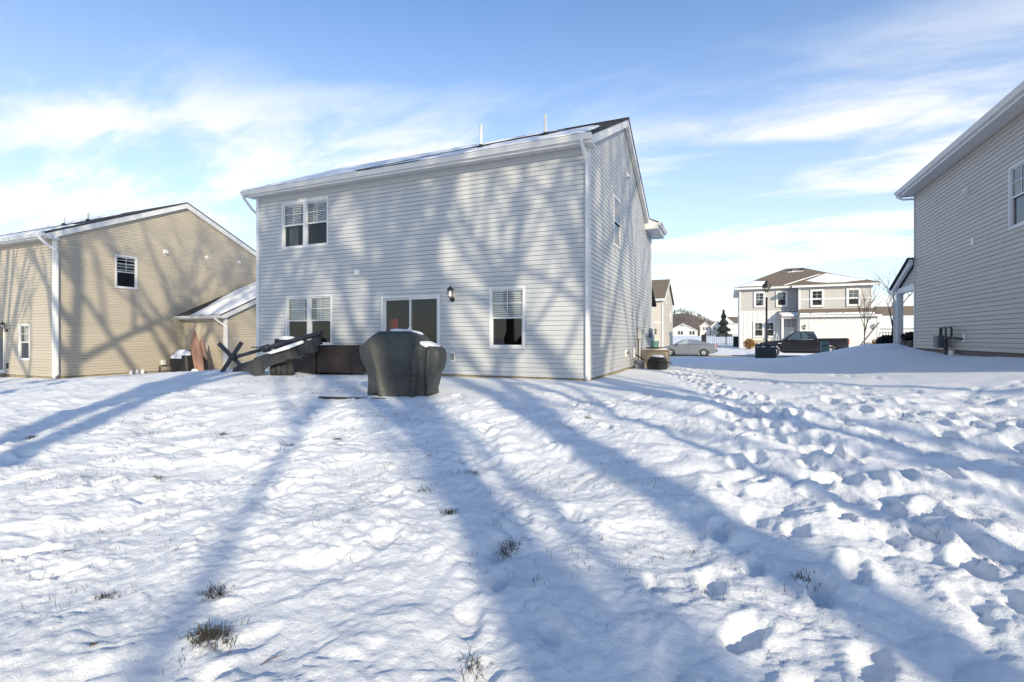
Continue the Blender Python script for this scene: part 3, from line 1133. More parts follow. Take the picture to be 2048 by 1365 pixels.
# things on the east wall
BOXGREY = pbr('meter_grey', (.42, .42, .40), .5, var=.05)
t = thing('electric_meter', 'grey electric meter box with conduit on the side wall of the grey house', 'meter', (XE, 18.0, .9))
MB(ME).box((6.62, -.16, .92), (6.92, -.03, 1.34)).build('meter_box', BOXGREY, t, bevel=.01)
mb = MB(ME); mb.tube([(6.77, -.16, 1.17), (6.77, -.22, 1.17)], .08, 16); mb.build('meter_dial', GLASS, t)
MB(ME).box((6.98, -.11, 1.04), (7.18, -.03, 1.30)).build('breaker_box', BOXGREY, t, bevel=.01)
mb = MB(ME); mb.tube([(6.70, -.09, .92), (6.70, -.09, -.1)], .03, 10); mb.build('conduit', BOXGREY, t)
MB(ME).box((6.80, -.10, -.1), (7.0, -.03, .92)).build('cable_cover', BOXGREY, t)
t = thing('utility_box', 'small white utility box low on the side wall beside the fire pit', 'utility box', (XE, 17.1, .4))
MB(ME).box((5.66, -.10, .28), (5.88, -.03, .62)).build('box_body', VENTM, t, bevel=.008)
MB(ME).box((5.69, -.115, .31), (5.85, -.10, .47)).build('box_door', BOXGREY, t, bevel=.004)
t = thing('hose_tap', 'white block with a dark hose tap low on the side wall of the grey house', 'tap', (XE, 15.75, .45))
MB(ME).box((4.34, -.05, .36), (4.56, -.018, .58)).build('mounting_block', VENTM, t, bevel=.006)
mb = MB(ME); mb.tube([(4.46, -.05, .48), (4.46, -.12, .47), (4.46, -.14, .42)], .016, 8); mb.tube([(4.46, -.10, .50), (4.46, -.10, .53)], .03, 8); mb.build('spigot', BLACKMETAL, t)
t = thing('disconnect_box', 'blue grey disconnect box with dangling cable near the front corner', 'switch box', (XE, 20.9, 1.1))
MB(ME).box((9.5, -.14, .95), (9.75, -.03, 1.35)).build('box_body', pbr('switch_blue', (.10, .14, .19), .5, var=.1), t, bevel=.01)
mb = MB(ME); mb.tube([(9.62, -.09, .95), (9.62, -.11, .7), (9.5, -.10, .45), (9.45, -.12, .1)], .012, 6); mb.build('cable', BLACKMETAL, t)
MB(ME).box((6.0, -.30, -.2), (6.4, -.03, .18)).build('window_well', pbr('cover_grey', (.18, .18, .20), .6, var=.1), house, bevel=.02)

# ------------------------------------------------------------------ tan house on the left
LX, LY, LZ = -24.3, 10.62, -.57
lh = thing('house', 'two storey tan vinyl sided house at the left edge', 'house', (LX - 5, LY + 5, LZ))
LW = -36.0
LMS, LME = wallM(LW, LY, 'S'), wallM(LX, LY, 'E')
LH = LZ + 5.5
LRY, LRZ, LYN = 15.75, LZ + 8.02, 20.9
BX, BY, BY1 = -21.32, 15.66, 22.5                 # lower wing to the right
l_open = [(-26.96 - LW, -26.08 - LW, .03, 1.53), (-30.1 - LW, -28.13 - LW, LZ + .03, 1.55)]
siding(lh, LMS, .06, LX - LW - .06, LZ, LH, l_open, SIDING_TAN, seed=3)
l_eopen = [(12.72 - LY, 13.60 - LY, 3.12, 4.58)]


def gab_l(z):
    if z <= LH:
        return (.06, LYN - LY - .06)
    k = (z - LH) / (LRZ - LH)
    return ((LRY - LY) * k, (LRY - LY) + (LYN - LRY) * (1 - k))


siding(lh, LME, 0, LYN - LY, LZ, LRZ, l_eopen, SIDING_TAN, gable=gab_l, seed=4)
window(lh, LMS, *l_open[0], blinds=False, grid=True, curtains=[(l_open[0][0] + .08, l_open[0][0] + .8, .78, 1.47, 0)])
window(lh, LME, *l_eopen[0], blinds=True, slats=4)
sliding_door(lh, LMS, *l_open[1])
lantern(LMS, -27.93 - LW, 1.42, 'black carriage lantern beside the door of the tan house', 1.1)
mb = MB(LMS); mb.box((-27.93 - LW, -.05, .02 - .35), (-27.80 - LW, 0, .25 - .35)); mb.build('outlet_cover', BLACKMETAL, lh, bevel=.005)
corner_trim(lh, LX, LY, LZ - .03, LH - .02, (-1, 1), .10)
MB().box((LW, LY + .03, LZ - 1), (LX - .03, LYN, LZ + .01)).build('foundation', CONCRETE, lh)
MB().box((LW, LY + .06, LZ), (LW + .05, LYN, LH)).build('west_wall', SIDING_TAN, lh)
MB().box((LW, LY + 2.2, LZ), (LX - 1.9, LY + 2.3, LH)).build('inner_wall', ROOM, lh)
MB().box((LW, LYN - .05, LZ), (LX, LYN, LH)).build('front_wall', SIDING_TAN, lh)
for (y, z, w) in ((14.82, 5.02, .2), (16.82, 5.07, .15), (18.65, 5.08, .15)):
    vent_hood(lh, LME, y - LY, z, w, w, hood=w > .18)
lye = LY - .36
lze = LZ + 5.62
lrz = LRZ + .13
lyn = 2 * LRY - lye
LR0, LR1 = LW - .2, LX + .17
lroof = roof_slab(lh, [(LR0, lye, lze), (LR1, lye, lze), (LR1, LRY, lrz), (LR0, LRY, lrz)], .05, SHINGLE)
roof_slab(lh, [(LR0, LRY, lrz + .001), (LR1, LRY, lrz + .001), (LR1, lyn, lze), (LR0, lyn, lze)], .05, SHINGLE)
ls = (lrz - lze) / (LRY - lye)
for sgn in (-1, 1):
    yE = lye + .03 if sgn < 0 else lyn - .03
    zE = lze + .03 * ls
    MB().extrude([(LX + .03, yE, zE - .052), (LX + .03, LRY, lrz - .052), (LX + .03, LRY, lrz - .29), (LX + .03, yE - sgn * .28, zE + .28 * ls - .29), (LX + .03, yE, zE - .2)], (.12, 0, 0)).build('rake_board', TRIM, lh)
MB(LMS).box((0, -.34, lze - .20), (LX - LW + .14, -.315, lze - .055)).build('fascia', TRIM, lh)
soffit(lh, LMS, .02, LX - LW + .03, lze - .175, -.005, .312)
gutter(lh, LMS, 0, LX - LW + .16, lze - .03, .345)
MB().box((LX + .028, lye + .03, lze - .21), (LX + .15, LY + .1, lze - .165)).build('rake_return', TRIM, lh)
downspout(lh, [(LX - .1, lye - .05, lze - .12), (LX - .1, lye - .05, lze - .22), (LX - .02, LY - .12, lze - .52), (LX + .07, LY + .02, lze - .62), (LX + .075, LY + .05, lze - .75), (LX + .075, LY + .05, LZ + .1), (LX + .12, LY - .05, LZ - .04)], .085, .085)
for (x, y, h) in ((-28.93, 13.02, .27), (-27.29, 13.19, .3)):
    z = lze + ls * (y - lye)
    pipe_vent(lh, x, y, z, z + h + .12)


def mask_l(U, V):
    x = LR0 + U * (LR1 - LR0)
    n = perlin(U * 16, V * 5, 8) * .5 + perlin(U * 40, V * 12, 9) * .25
    d = np.maximum(np.minimum(.24 - V, V) + .04 * n, np.minimum(V - .55, .97 - V) + .06 * n - .25 * sstep(x, -31, -25.5))
    return np.minimum(d, (LR1 - .3 - x) * .4 - .5 * sstep(V, .25, .9)) * 6


roof_snow(lroof, (LR0, lye - .03, lze), (LR1 - LR0, 0, 0), (0, LRY - lye, lrz - lze), 120, 40, mask_l, .06)

# lower wing: wall facing the yard, side wall, shed roof rising to the house
WMS, WME = wallM(LX, BY, 'S'), wallM(BX, BY, 'E')
WH = LZ + 2.52
siding(lh, WMS, .02, BX - LX - .06, LZ, WH, [], SIDING_TAN, seed=5)


def gab_w(z):
    if z <= WH:
        return (.06, BY1 - BY)
    return (min(BY1 - BY - .5, (z - WH) / .48), BY1 - BY)


siding(lh, WME, 0, BY1 - BY, LZ, WH + 2.0, [], SIDING_TAN, gable=gab_w, seed=6)
corner_trim(lh, BX, BY, LZ - .03, WH, (-1, 1), .10)
MB().box((LX, BY + .03, LZ - 1), (BX - .03, BY1, LZ + .01)).build('foundation', CONCRETE, lh)
wz = WH + .08
wroof = roof_slab(lh, [(LX + .02, BY - .36, wz), (BX + .17, BY - .36, wz), (BX + .17, BY1, wz + .48 * (BY1 - BY + .36)), (LX + .02, BY1, wz + .48 * (BY1 - BY + .36))], .05, SHINGLE)
MB().extrude([(BX + .03, BY - .33, wz - .04), (BX + .03, BY1, wz + .48 * (BY1 - BY + .33) - .04), (BX + .03, BY1, wz + .48 * (BY1 - BY + .33) - .28), (BX + .03, BY - .05, wz - .14), (BX + .03, BY - .33, wz - .18)], (.12, 0, 0)).build('rake_board', TRIM, lh)
MB(WMS).box((.03, -.33, wz - .19), (BX - LX + .14, -.31, wz - .055)).build('fascia', TRIM, lh)
MB(WMS).box((.03, -.31, wz - .175), (BX - LX + .03, -.005, wz - .16)).build('soffit_panel', TRIM, lh)
gutter(lh, WMS, -.12, BX - LX + .16, wz - .03, .335)
downspout(lh, [(BX - .1, BY - .40, wz - .12), (BX - .1, BY - .40, wz - .22), (BX + .0, BY - .10, wz - .46), (BX + .07, BY + .0, wz - .55), (BX + .07, BY + .03, wz - .68), (BX + .07, BY + .03, LZ + .05)], .085, .085)
MB(WMS).box((.0, -.012, LZ), (.06, .03, WH)).build('corner_trim', SIDING_TAN, lh)
roof_snow(wroof, (LX + .02, BY - .36, wz), (BX + .17 - LX - .02, 0, 0), (0, BY1 - BY + .36, .48 * (BY1 - BY + .36)), 50, 50,
          lambda U, V: np.minimum(np.minimum(V - .015, U - .06 - .55 * (1 - sstep(V, .02, .42)) * .5), 1 - U - .02 + 0 * V) * 8 + perlin(U * 9, V * 9, 2) * .15, .07)
# white clips at the wall foot
t = thing('gas_riser', 'white outlet box and bent pipe low on the tan side wall', 'pipe', (LX, 14.6, LZ))
MB(LME).box((3.98, -.10, -.30), (4.18, -.02, -.08)).build('outlet_box', VENTM, t, bevel=.01)
mb = MB(LME); mb.tube([(3.85, -.12, LZ - .1), (3.85, -.12, LZ + .22), (3.92, -.12, LZ + .25), (4.4, -.12, LZ + .25), (4.45, -.12, LZ + .2), (4.45, -.12, LZ - .1)], .02, 8); mb.build('bent_pipe', BLACKMETAL, t)
for i, y in enumerate((13.25, 13.47, 13.70)):
    mb = MB(); mb.lathe([(.07, -.12), (.075, .05), (.05, .12), (.02, .17)], (LX + .22, y, gz(LX + .22, y) + .02), 10)
    o = mb.build('pipe_stub', VENTM)
    tag(o, ('left', 'middle', 'right')[i] + ' of three small white pipe stubs at the foot of the tan wall', 'pipe', 'white pipe stubs by the tan wall')

# ------------------------------------------------------------------ beige house on the right
RXW, RY1, RY0, RZ = 6.06, 21.65, 10.1, .61
rh = thing('house', 'beige vinyl sided house in shade at the right edge with gas meter', 'house', (RXW + 4, 15, RZ))
RM = wallM(RXW, RY1, 'W')                      # s runs from the far corner towards the camera
RH = RZ + 5.5
r_open = [(RY1 - 15.25, RY1 - 14.28, 3.46, 4.93)]
siding(rh, RM, .05, RY1 - RY0, RZ, RH, r_open, SIDING_BEI, seams=3.6, seed=11)
window(rh, RM, *r_open[0], blinds=False, grid=True)
MB().box((RXW + .03, RY0 + .02, RZ - 1.2), (RXW + 11, RY1 - .03, RZ + .005)).build('foundation', pbr('block_brown', (.14, .115, .095), .9, var=.2, vscale=4, bump=.5), rh)
MB().box((RXW + .02, RY0 - .02, RZ), (RXW + 11, RY0, RH)).build('south_wall', SIDING_BEI, rh)
MB().box((RXW + .02, RY1 - .02, RZ), (RXW + 11, RY1, RH)).build('front_wall', SIDING_BEI, rh)
MB().box((RXW + 1.9, RY0 + .02, RZ), (RXW + 2.0, RY1 - .02, RH)).build('inner_wall', ROOM, rh)
rov = .40
rze = RH + .12
hx0, hx1, hy0, hy1 = RXW - rov - .02, RXW + 11 + rov, RY0 - rov, RY1 + .32
rrz = rze + .48 * (hx1 - hx0) / 2
ins = (hx1 - hx0) / 2
cx_ = (hx0 + hx1) / 2
for poly in ([(hx0, hy1, rze), (hx0, hy0, rze), (cx_, hy0 + ins, rrz), (cx_, hy1 - ins, rrz)], [(hx1, hy0, rze), (hx1, hy1, rze), (cx_, hy1 - ins, rrz), (cx_, hy0 + ins, rrz)],
             [(hx0, hy0, rze), (hx1, hy0, rze), (cx_, hy0 + ins, rrz)], [(hx1, hy1, rze), (hx0, hy1, rze), (cx_, hy1 - ins, rrz)]):
    roof_slab(rh, poly, .05, SHINGLE)
L_ = RY1 - RY0
MB(RM).box((-.30, -rov, rze - .22), (L_ + .38, -rov + .025, rze - .055)).build('fascia', TRIM, rh)
soffit(rh, RM, -.28, L_ + .36, rze - .19, -.005, rov - .002)
gutter(rh, RM, -.32, L_ + .4, rze - .03, rov + .003)
MB().box((hx0 + .03, RY1 + .28, rze - .22), (RXW + 6, RY1 + .31, rze - .055)).build('fascia', TRIM, rh)
MB().box((RXW - .0, RY1 + .01, rze - .19), (RXW + 6, RY1 + .28, rze - .175)).build('soffit_panel', TRIM, rh)
downspout(rh, [(hx0 - .05, RY1 + .18, rze - .13), (hx0 - .05, RY1 + .18, rze - .22), (hx0 + .1, RY1 + .10, rze - .34), (RXW - .02, RY1 + .06, rze - .36), (RXW + .06, RY1 + .06, rze - .5), (RXW + .06, RY1 + .06, RZ + 3.3)], .07, .06)
MB().box((RXW - .03, RY1 - .05, RZ - .12), (RXW + .06, RY1 + .035, RZ + 2.15)).build('corner_trim', TRIM, rh)
MB().box((RXW - .026, RY1 - .045, RZ + 2.155), (RXW + .06, RY1 + .03, RH - .02)).build('corner_trim', SIDING_BEI, rh)
vent_hood(rh, RM, RY1 - 17.52, 5.0, .17, .2)
vent_hood(rh, RM, RY1 - 17.13, 3.55, .13, .2, hood=False)
# porch past the far corner: sloping roof, sided cheek, beam, post, planters
PY = RY1 + 2.05
pz0, pz1 = 3.80, 2.92
MB().extrude([(RXW - .22, RY1 + .03, pz0), (RXW - .22, PY + .1, pz1), (RXW - .22, PY + .1, pz1 - .06), (RXW - .22, RY1 + .03, pz0 - .06)], (5, 0, 0)).build('porch_roof', SHINGLE, rh)
MB().extrude([(RXW - .15, RY1 + .03, pz0 - .062), (RXW - .15, PY + .05, pz1 - .062), (RXW - .15, PY + .05, pz1 - .22), (RXW - .15, RY1 + .03, pz0 - .25)], (.1, 0, 0)).build('rake_board', TRIM, rh)
for k in range(7):
    za = 2.86 + k * PITCH
    ln = min((pz0 - .26 - za), (pz0 - .26 - za - PITCH * .5)) / (pz0 - pz1 - .03) * 2.05
    if ln > .1:
        mb = MB(RM)
        mb.add([(-.02, -.018, za), (-.02 - ln, -.018, za), (-.02 - max(ln - .25, .02), .006, za + PITCH), (-.02, .006, za + PITCH)], [(0, 1, 2, 3)])
        mb.build('siding_board', SIDING_BEI, rh)
MB().box((RXW - .03, RY1 + .02, 2.66), (RXW + .17, PY, 2.855)).build('porch_beam', TRIM, rh)
MB().box((RXW - .03, PY - .17, RZ - .3), (RXW + .17, PY + .03, 2.655)).build('porch_post', TRIM, rh, bevel=.01)
MB().box((RXW - .04, PY - .18, RZ - .1), (RXW + .18, PY + .04, RZ + .12)).build('post_base', TRIM, rh)
downspout(rh, [(RXW - .2, PY + .12, 2.86), (RXW - .2, PY + .12, 2.75), (RXW - .09, PY + .03, 2.55), (RXW - .075, PY - .02, 2.4), (RXW - .075, PY - .02, RZ + .05), (RXW - .12, PY - .06, RZ - .05)], .06, .05)
MB(wallM(RXW - .2, PY + .1, 'N')).box((-4.5, -.12, pz1 - .12), (.02, 0, pz1 - .005)).build('gutter', TRIM, rh)
MB().box((RXW + .75, RY1 + .02, RZ - .2), (RXW + .85, RY1 + .75, 2.9)).build('garage_wall', TRIM, rh)
PLANT = pbr('planter_brown', (.075, .05, .038), .8, var=.2, bump=.3)
for i, (a, b) in enumerate(((.35, .85), (1.0, 1.55))):
    t = thing('planter_box', ('nearer' if i == 0 else 'farther') + ' square brown planter box on the porch of the beige house', 'planter', (RXW + .3, RY1 + a, RZ - .1))
    MB().bevbox((RXW - .02, RY1 + a, RZ - .15), (RXW + .44, RY1 + b, RZ + .24), .02).build('box_body', PLANT, t)
    MB().box((RXW + .03, RY1 + a + .05, RZ + .20), (RXW + .39, RY1 + b - .05, RZ + .26)).build('soil', RUBBER, t)
# gas meter
IRON = pbr('meter_pipe', (.018, .02, .02), .5, var=.3)
GM = pbr('meter_body', (.075, .085, .105), .5, var=.1)
t = thing('gas_meter', 'grey gas meter with black pipework on the beige wall', 'gas meter', (RXW - .2, 18.3, RZ))


def rm(y, o, z):
    return RM @ Vector((RY1 - y, -o, z))


mb = MB(); mb.tube([rm(18.35, .2, .40), rm(18.35, .2, 1.22), rm(18.38, .2, 1.26), rm(18.72, .2, 1.26), rm(18.76, .2, 1.22), rm(18.76, .2, 1.02)], .026, 8); mb.build('riser_pipe', IRON, t)
mb = MB(); mb.tube([rm(18.35, .2, 1.26), rm(17.98, .2, 1.26), rm(17.94, .2, 1.22), rm(17.94, .2, .99), rm(17.90, .2, .95), rm(17.72, .2, .95), rm(17.66, .1, .93), rm(17.66, 0, .93)], .026, 8)
mb.tube([rm(18.64, .2, 1.02), rm(18.64, .2, 1.19), rm(18.60, .2, 1.22)], .02, 8)
mb.build('outlet_pipe', IRON, t)
mb = MB(); mb.tube([rm(18.35, .2, .60), rm(18.35, .2, .72)], .05, 10); mb.tube([rm(18.15, .2, .99), rm(18.15, .2, .92)], .075, 12); mb.tube([rm(18.35, .2, .95), rm(17.94, .2, .95)], .035, 8); mb.build('regulator', IRON, t)
mb = MB(); y0_, y1_ = 18.52, 18.90
mb.bevbox((RXW - .33, y0_, .66), (RXW - .08, y1_, 1.03), .04); mb.build('meter_body', GM, t, smooth=False)
mb = MB(); mb.tube([rm(18.95, .2, .97), rm(19.10, .2, .97)], .05, 10); mb.build('meter_index', VENTM, t)
MB(RM).box((RY1 - 17.72, -.045, .84), (RY1 - 17.54, -.018, 1.06)).build('wall_plate', VENTM, t, bevel=.004)
mb = MB(); mb.tube([(RXW - .2, 17.95, .45), (RXW - .2, 17.95, .6)], .06, 10); mb.build('capped_stub', VENTM, t)

# ------------------------------------------------------------------ things in the yard
TARP = pbr('tarp_charcoal', (.046, .050, .047), .5, var=.3, vscale=2.5, bump=.25, bscale=25, spec=.4)


def ease(x, xs, ys):
    return float(np.interp(x, xs, ys))


def grill_cover(name, label, c, rot, zs, xl, xr, dep, fold, seed, tarp, z0=None, cat='grill cover'):
    t = thing(name, label, cat, c)
    M = Matrix.Translation(c) @ Matrix.Rotation(rot, 4, 'Z')
    n, lv = 96, 34
    z0 = zs[0] if z0 is None else z0
    vs, fs = [], []
    for j in range(lv + 1):
        z = z0 + (zs[-1] - z0) * j / lv
        a0, a1 = ease(z, zs, xl), ease(z, zs, xr)
        d = ease(z, zs, dep)
        cx, hw = (a0 + a1) / 2, (a1 - a0) / 2
        for i in range(n):
            w = 2 * math.pi * i / n
            cw, sw = math.cos(w), math.sin(w)
            px = cx + hw * math.copysign(abs(cw) ** .55, cw)
            py = d * math.copysign(abs(sw) ** .5, sw)
            down = 1 - .55 * (z - z0) / (zs[-1] - z0)
            k_ = (z - z0) / (zs[-1] - z0)
            ph = px * (11.0 - 3.0 * k_) + 1.1 * math.sin(px * 3.1 + seed) + .9 * k_
            f = ((1 - abs(math.sin(ph))) ** 1.8 - .35) * fold * (1.0 - .4 * k_) * (.55 + .45 * math.sin(px * 2.3 + seed * 1.7))
            f += float(perlin(np.array([px * 2.2]), np.array([z * 1.5 + py * 2 + seed]), seed + 1)[0]) * .016
            f *= 0 if j == lv else 1
            py += f * (1 if sw > 0 else -1) * min(1, abs(sw) * 1.6)
            px += f * .12 * math.copysign(1, cw) * min(1, abs(cw))
            zz_ = z
            if j == 0:
                zz_ += .03 * math.sin(px * 5 + seed) + .025 * math.sin(px * 13)
            vs.append((px, py, zz_))
        if j:
            for i in range(n):
                fs.append(((j - 1) * n + i, (j - 1) * n + (i + 1) % n, j * n + (i + 1) % n, j * n + i))
    fs.append(tuple(range(lv * n, (lv + 1) * n)))
    mb = MB(M)
    mb.add(vs, fs)
    mb.build('cover', tarp, t, smooth=True)
    return t, M


gx, gy = -5.62, 7.72
ggz = gz(gx, gy)
gc, gM = grill_cover('covered_grill', 'large barbecue grill under a charcoal cover in front of the sliding door', (gx, gy, ggz - .02), R(9),
                     [.05, .12, .20, .30, .42, .56, .69, .80, .90, .955, .985, 1.03, 1.09, 1.15, 1.20, 1.235, 1.25],
                     [-.655, -.65, -.64, -.64, -.645, -.70, -.78, -.815, -.837, -.825, -.80, -.74, -.66, -.585, -.53, -.48, -.44],
                     [.64, .635, .63, .66, .72, .81, .845, .85, .83, .79, .66, .54, .49, .43, .36, .26, .20],
                     [.33, .33, .33, .33, .33, .33, .32, .32, .31, .30, .30, .29, .28, .26, .24, .21, .16], .20, 4, TARP)
for (x, y) in ((-.46, -.2), (-.05, -.22), (.46, -.16), (.46, .2), (-.46, .2)):
    MB(gM).box((x - .035, y - .03, -.12), (x + .035, y + .03, .09)).build('leg', BLACKMETAL, gc)


def snow_lump(parent, M, cx, cy, cz, rx, ry, h, seed, name='snow_cap', tilt=0):
    n, lv = 28, 7
    vs = []
    for j in range(lv + 1):
        a = j / lv * math.pi / 2
        for i in range(n):
            w = 2 * math.pi * i / n
            k = 1 + .16 * float(perlin(np.array([math.cos(w) * 1.5 + seed]), np.array([math.sin(w) * 1.5]), seed)[0])
            r = math.cos(a) ** .6 if j < lv else 0.0
            x_, y_ = rx * k * r * math.copysign(abs(math.cos(w)) ** .8, math.cos(w)), ry * k * r * math.copysign(abs(math.sin(w)) ** .8, math.sin(w))
            vs.append((cx + x_, cy + y_, cz + h * math.sin(a) + tilt * x_ - (.02 if j == 0 else 0)))
    fs = [(j * n + i, j * n + (i + 1) % n, (j + 1) * n + (i + 1) % n, (j + 1) * n + i) for j in range(lv) for i in range(n)]
    return MB(M).add(vs, fs).build(name, SNOW, parent, smooth=True)


snow_lump(gc, gM, .05, .05, 1.225, .31, .15, .06, 2, tilt=-.10)
snow_lump(gc, gM, .56, .0, .985, .23, .25, .06, 5, tilt=-.36)

# wicker sofa: back panels towards the camera


def wicker_mat():
    m, nt, out = new_mat('wicker_brown')
    b = nt.nodes.new('ShaderNodeBsdfPrincipled')
    nt.links.new(b.outputs[0], out.inputs[0])
    b.inputs['Roughness'].default_value = .55
    t = nt.nodes.new('ShaderNodeTexCoord')
    br = nt.nodes.new('ShaderNodeTexBrick')
    br.inputs['Scale'].default_value = 1.0
    br.inputs['Mortar Size'].default_value = .009
    br.inputs['Brick Width'].default_value = .15
    br.inputs['Row Height'].default_value = .022
    br.inputs['Color1'].default_value = (.045, .027, .021, 1)
    br.inputs['Color2'].default_value = (.125, .085, .068, 1)
    br.inputs['Mortar'].default_value = (.018, .011, .009, 1)  # shade in the gaps between the strands, put into the colour
    sp = nt.nodes.new('ShaderNodeSeparateXYZ')
    nt.links.new(t.outputs['Object'], sp.inputs[0])
    ad = nt.nodes.new('ShaderNodeMath')
    nt.links.new(sp.outputs[0], ad.inputs[0])
    nt.links.new(sp.outputs[1], ad.inputs[1])
    cbn = nt.nodes.new('ShaderNodeCombineXYZ')
    nt.links.new(ad.outputs[0], cbn.inputs[0])
    nt.links.new(sp.outputs[2], cbn.inputs[1])
    nt.links.new(cbn.outputs[0], br.inputs['Vector'])
    nt.links.new(br.outputs['Color'], b.inputs['Base Color'])
    bp = nt.nodes.new('ShaderNodeBump')
    bp.inputs['Strength'].default_value = .8
    bp.inputs['Distance'].default_value = .01
    bp.invert = True
    nt.links.new(br.outputs['Fac'], bp.inputs['Height'])
    nt.links.new(bp.outputs[0], b.inputs['Normal'])
    return m


WICKER = wicker_mat()
CUSH = pbr('cushion_dark', (.04, .04, .042), .9, var=.2)
t = thing('wicker_sofa', 'brown wicker sectional sofa with its back towards the yard', 'sofa', (-10.05, 10.3, gz(-10.05, 10.2)))
for i, (ax, ay, bx, by, zb, zt) in enumerate(((-11.35, 10.24, -10.07, 9.96, -.03, .79), (-10.02, 9.97, -8.84, 10.42, .03, .765))):
    dx, dy = bx - ax, by - ay
    ln = math.hypot(dx, dy)
    M = Matrix.Translation((ax, ay, 0)) @ Matrix.Rotation(math.atan2(dy, dx), 4, 'Z')
    MB(M).bevbox((0, 0, zb), (ln, .14, zt), .018).build('backrest', WICKER, t)
    MB(M).bevbox((.01, .142, zb), (ln - .01, .70, zb + .36), .018).build('seat_base', WICKER, t)
    MB(M).bevbox((.03, .15, zb + .362), (ln - .03, .69, zb + .47), .03).build('cushion', CUSH, t)
    e = 0.005 if i == 0 else ln - .135
    MB(M).bevbox((e, .142, zb + .362), (e + .13, .70, zb + .58), .018).build('armrest', WICKER, t)
    for (lx, ly) in ((.06, .05), (ln - .06, .05), (.06, .62), (ln - .06, .62)):
        MB(M).box((lx - .025, ly - .025, zb - .12), (lx + .025, ly + .025, zb + .003)).build('leg', BLACKMETAL, t)
snow_lump(t, Matrix.Translation((-9.85, 10.11, .755)), 0, 0, 0, .05, .04, .02, 9)
t = thing('wicker_chair', 'dark wicker chair with snow on its back beside the lower window', 'chair', (-11.9, 10.75, gz(-11.9, 10.6)))
M = Matrix.Translation((-12.22, 10.52, 0)) @ Matrix.Rotation(R(18), 4, 'Z')
MB(M).bevbox((0, 0, -.05), (.66, .12, .93), .018).build('backrest', WICKER, t)
MB(M).bevbox((.005, .122, -.05), (.655, .60, .36), .018).build('seat_base', WICKER, t)
for e in (.0, .55):
    MB(M).bevbox((e + .003, .122, .362), (e + .107, .60, .60), .015).build('armrest', WICKER, t)
snow_lump(t, M, .36, .06, .925, .29, .075, .085, 3)

# fallen cantilever umbrella
UMB = pbr('umbrella_metal', (.028, .032, .042), .45, var=.2, metal=.2)
CLOTH = pbr('umbrella_cloth', (.034, .036, .037), .8, var=.2, vscale=5, bump=.3, bscale=30)
hub = Vector((-12.86, 9.66, .39))
tip = Vector((-9.77, 9.90, 1.09))
ax_ = (tip - hub).normalized()
t = thing('fallen_umbrella', 'fallen dark patio umbrella with crossed base leaning on the wicker sofa', 'umbrella', (-12.5, 9.6, .0))
for (p, q) in (((-13.27, 9.52, .80), (-12.47, 9.80, -.02)), ((-12.62, 9.80, .83), (-13.14, 9.55, -.06))):
    k = .03 if p[0] < -13 else -.03
    mb = MB(); mb.bar([Vector(p) + Vector((0, k, 0)), Vector(q) + Vector((0, k, 0))], .07, .10); mb.build('base_bar', UMB, t, bevel=.006)
mb = MB(); mb.tube([hub - ax_ * .05, hub + ax_ * .14], .075, 14); mb.build('base_socket', UMB, t)
mb = MB(); mb.tube([hub, hub + ax_ * 1.55], .05, 14); mb.build('lower_pole', UMB, t)
mb = MB(); mb.tube([hub + ax_ * 1.35, tip], .068, 16); mb.build('upper_pole', UMB, t)
ck = hub + ax_ * 1.25
mb = MB(); mb.tube([ck - ax_ * .12, ck - ax_ * .08, ck + ax_ * .10, ck + ax_ * .14], [.06, .105, .105, .06], 14); mb.build('crank_housing', UMB, t)
mb = MB(); mb.tube([ck + Vector((-.05, -.08, .02)), ck + Vector((-.26, -.14, .035)), ck + Vector((-.40, -.14, .03))], .016, 8); mb.build('crank_handle', UMB, t)
# folded canopy hanging from the upper pole
top = [Vector(v) for v in ((-11.99, 9.17, .20), (-11.61, 9.27, .36), (-11.27, 9.38, .50), (-10.81, 9.52, .68), (-10.28, 9.70, .84), (-9.74, 9.84, 1.01))]
bot = [Vector(v) for v in ((-11.95, 9.06, .06), (-11.25, 9.10, .0), (-10.83, 9.20, .14), (-10.40, 9.44, .44), (-9.95, 9.58, .45), (-9.57, 9.74, .79))]


def cpath(P, s):
    k = s * (len(P) - 1)
    i = min(int(k), len(P) - 2)
    return P[i].lerp(P[i + 1], k - i)


for side in range(2):
    mb = MB()
    nu, nv = 60, 10
    vs = []
    a0, a1 = ((0, .74), (.66, 1.0))[side]
    for j in range(nv + 1):
        v = j / nv
        for i in range(nu + 1):
            s = a0 + (a1 - a0) * i / nu
            p = cpath(top, s).lerp(cpath(bot, s), v)
            pl = (math.sin((i * .22 if side == 0 else i * .30) + v * .9 + side) ** 2) * .085 * (.2 + .8 * v) + .02 * math.sin(i * .61 + v * 2)
            p += Vector((.012 * math.sin(i * .5), -pl - .05 * math.sin(v * math.pi) + side * .035, .012 * math.sin(i * .3 + j * .4) + (.04 * math.sin(i * .22 + side * 2) * v * v)))
            vs.append(p)
    mb.add(vs, [(j * (nu + 1) + i, j * (nu + 1) + i + 1, (j + 1) * (nu + 1) + i + 1, (j + 1) * (nu + 1) + i) for j in range(nv) for i in range(nu)])
    o = mb.build('canopy_fold', CLOTH, t, smooth=True)
    md = o.modifiers.new('thick', 'SOLIDIFY')
    md.thickness = .012
for k in range(4):
    p = Vector((-10.97 + .14 * k, 9.42 + .055 * k, .30 - .0 * k))
    mb = MB(); mb.tube([p, p + Vector((.03, -.02, -.16)), p + Vector((.02, .0, -.34))], [.05, .10, .085], 10); mb.build('canopy_fold', CLOTH, t, smooth=True)
mb = MB()
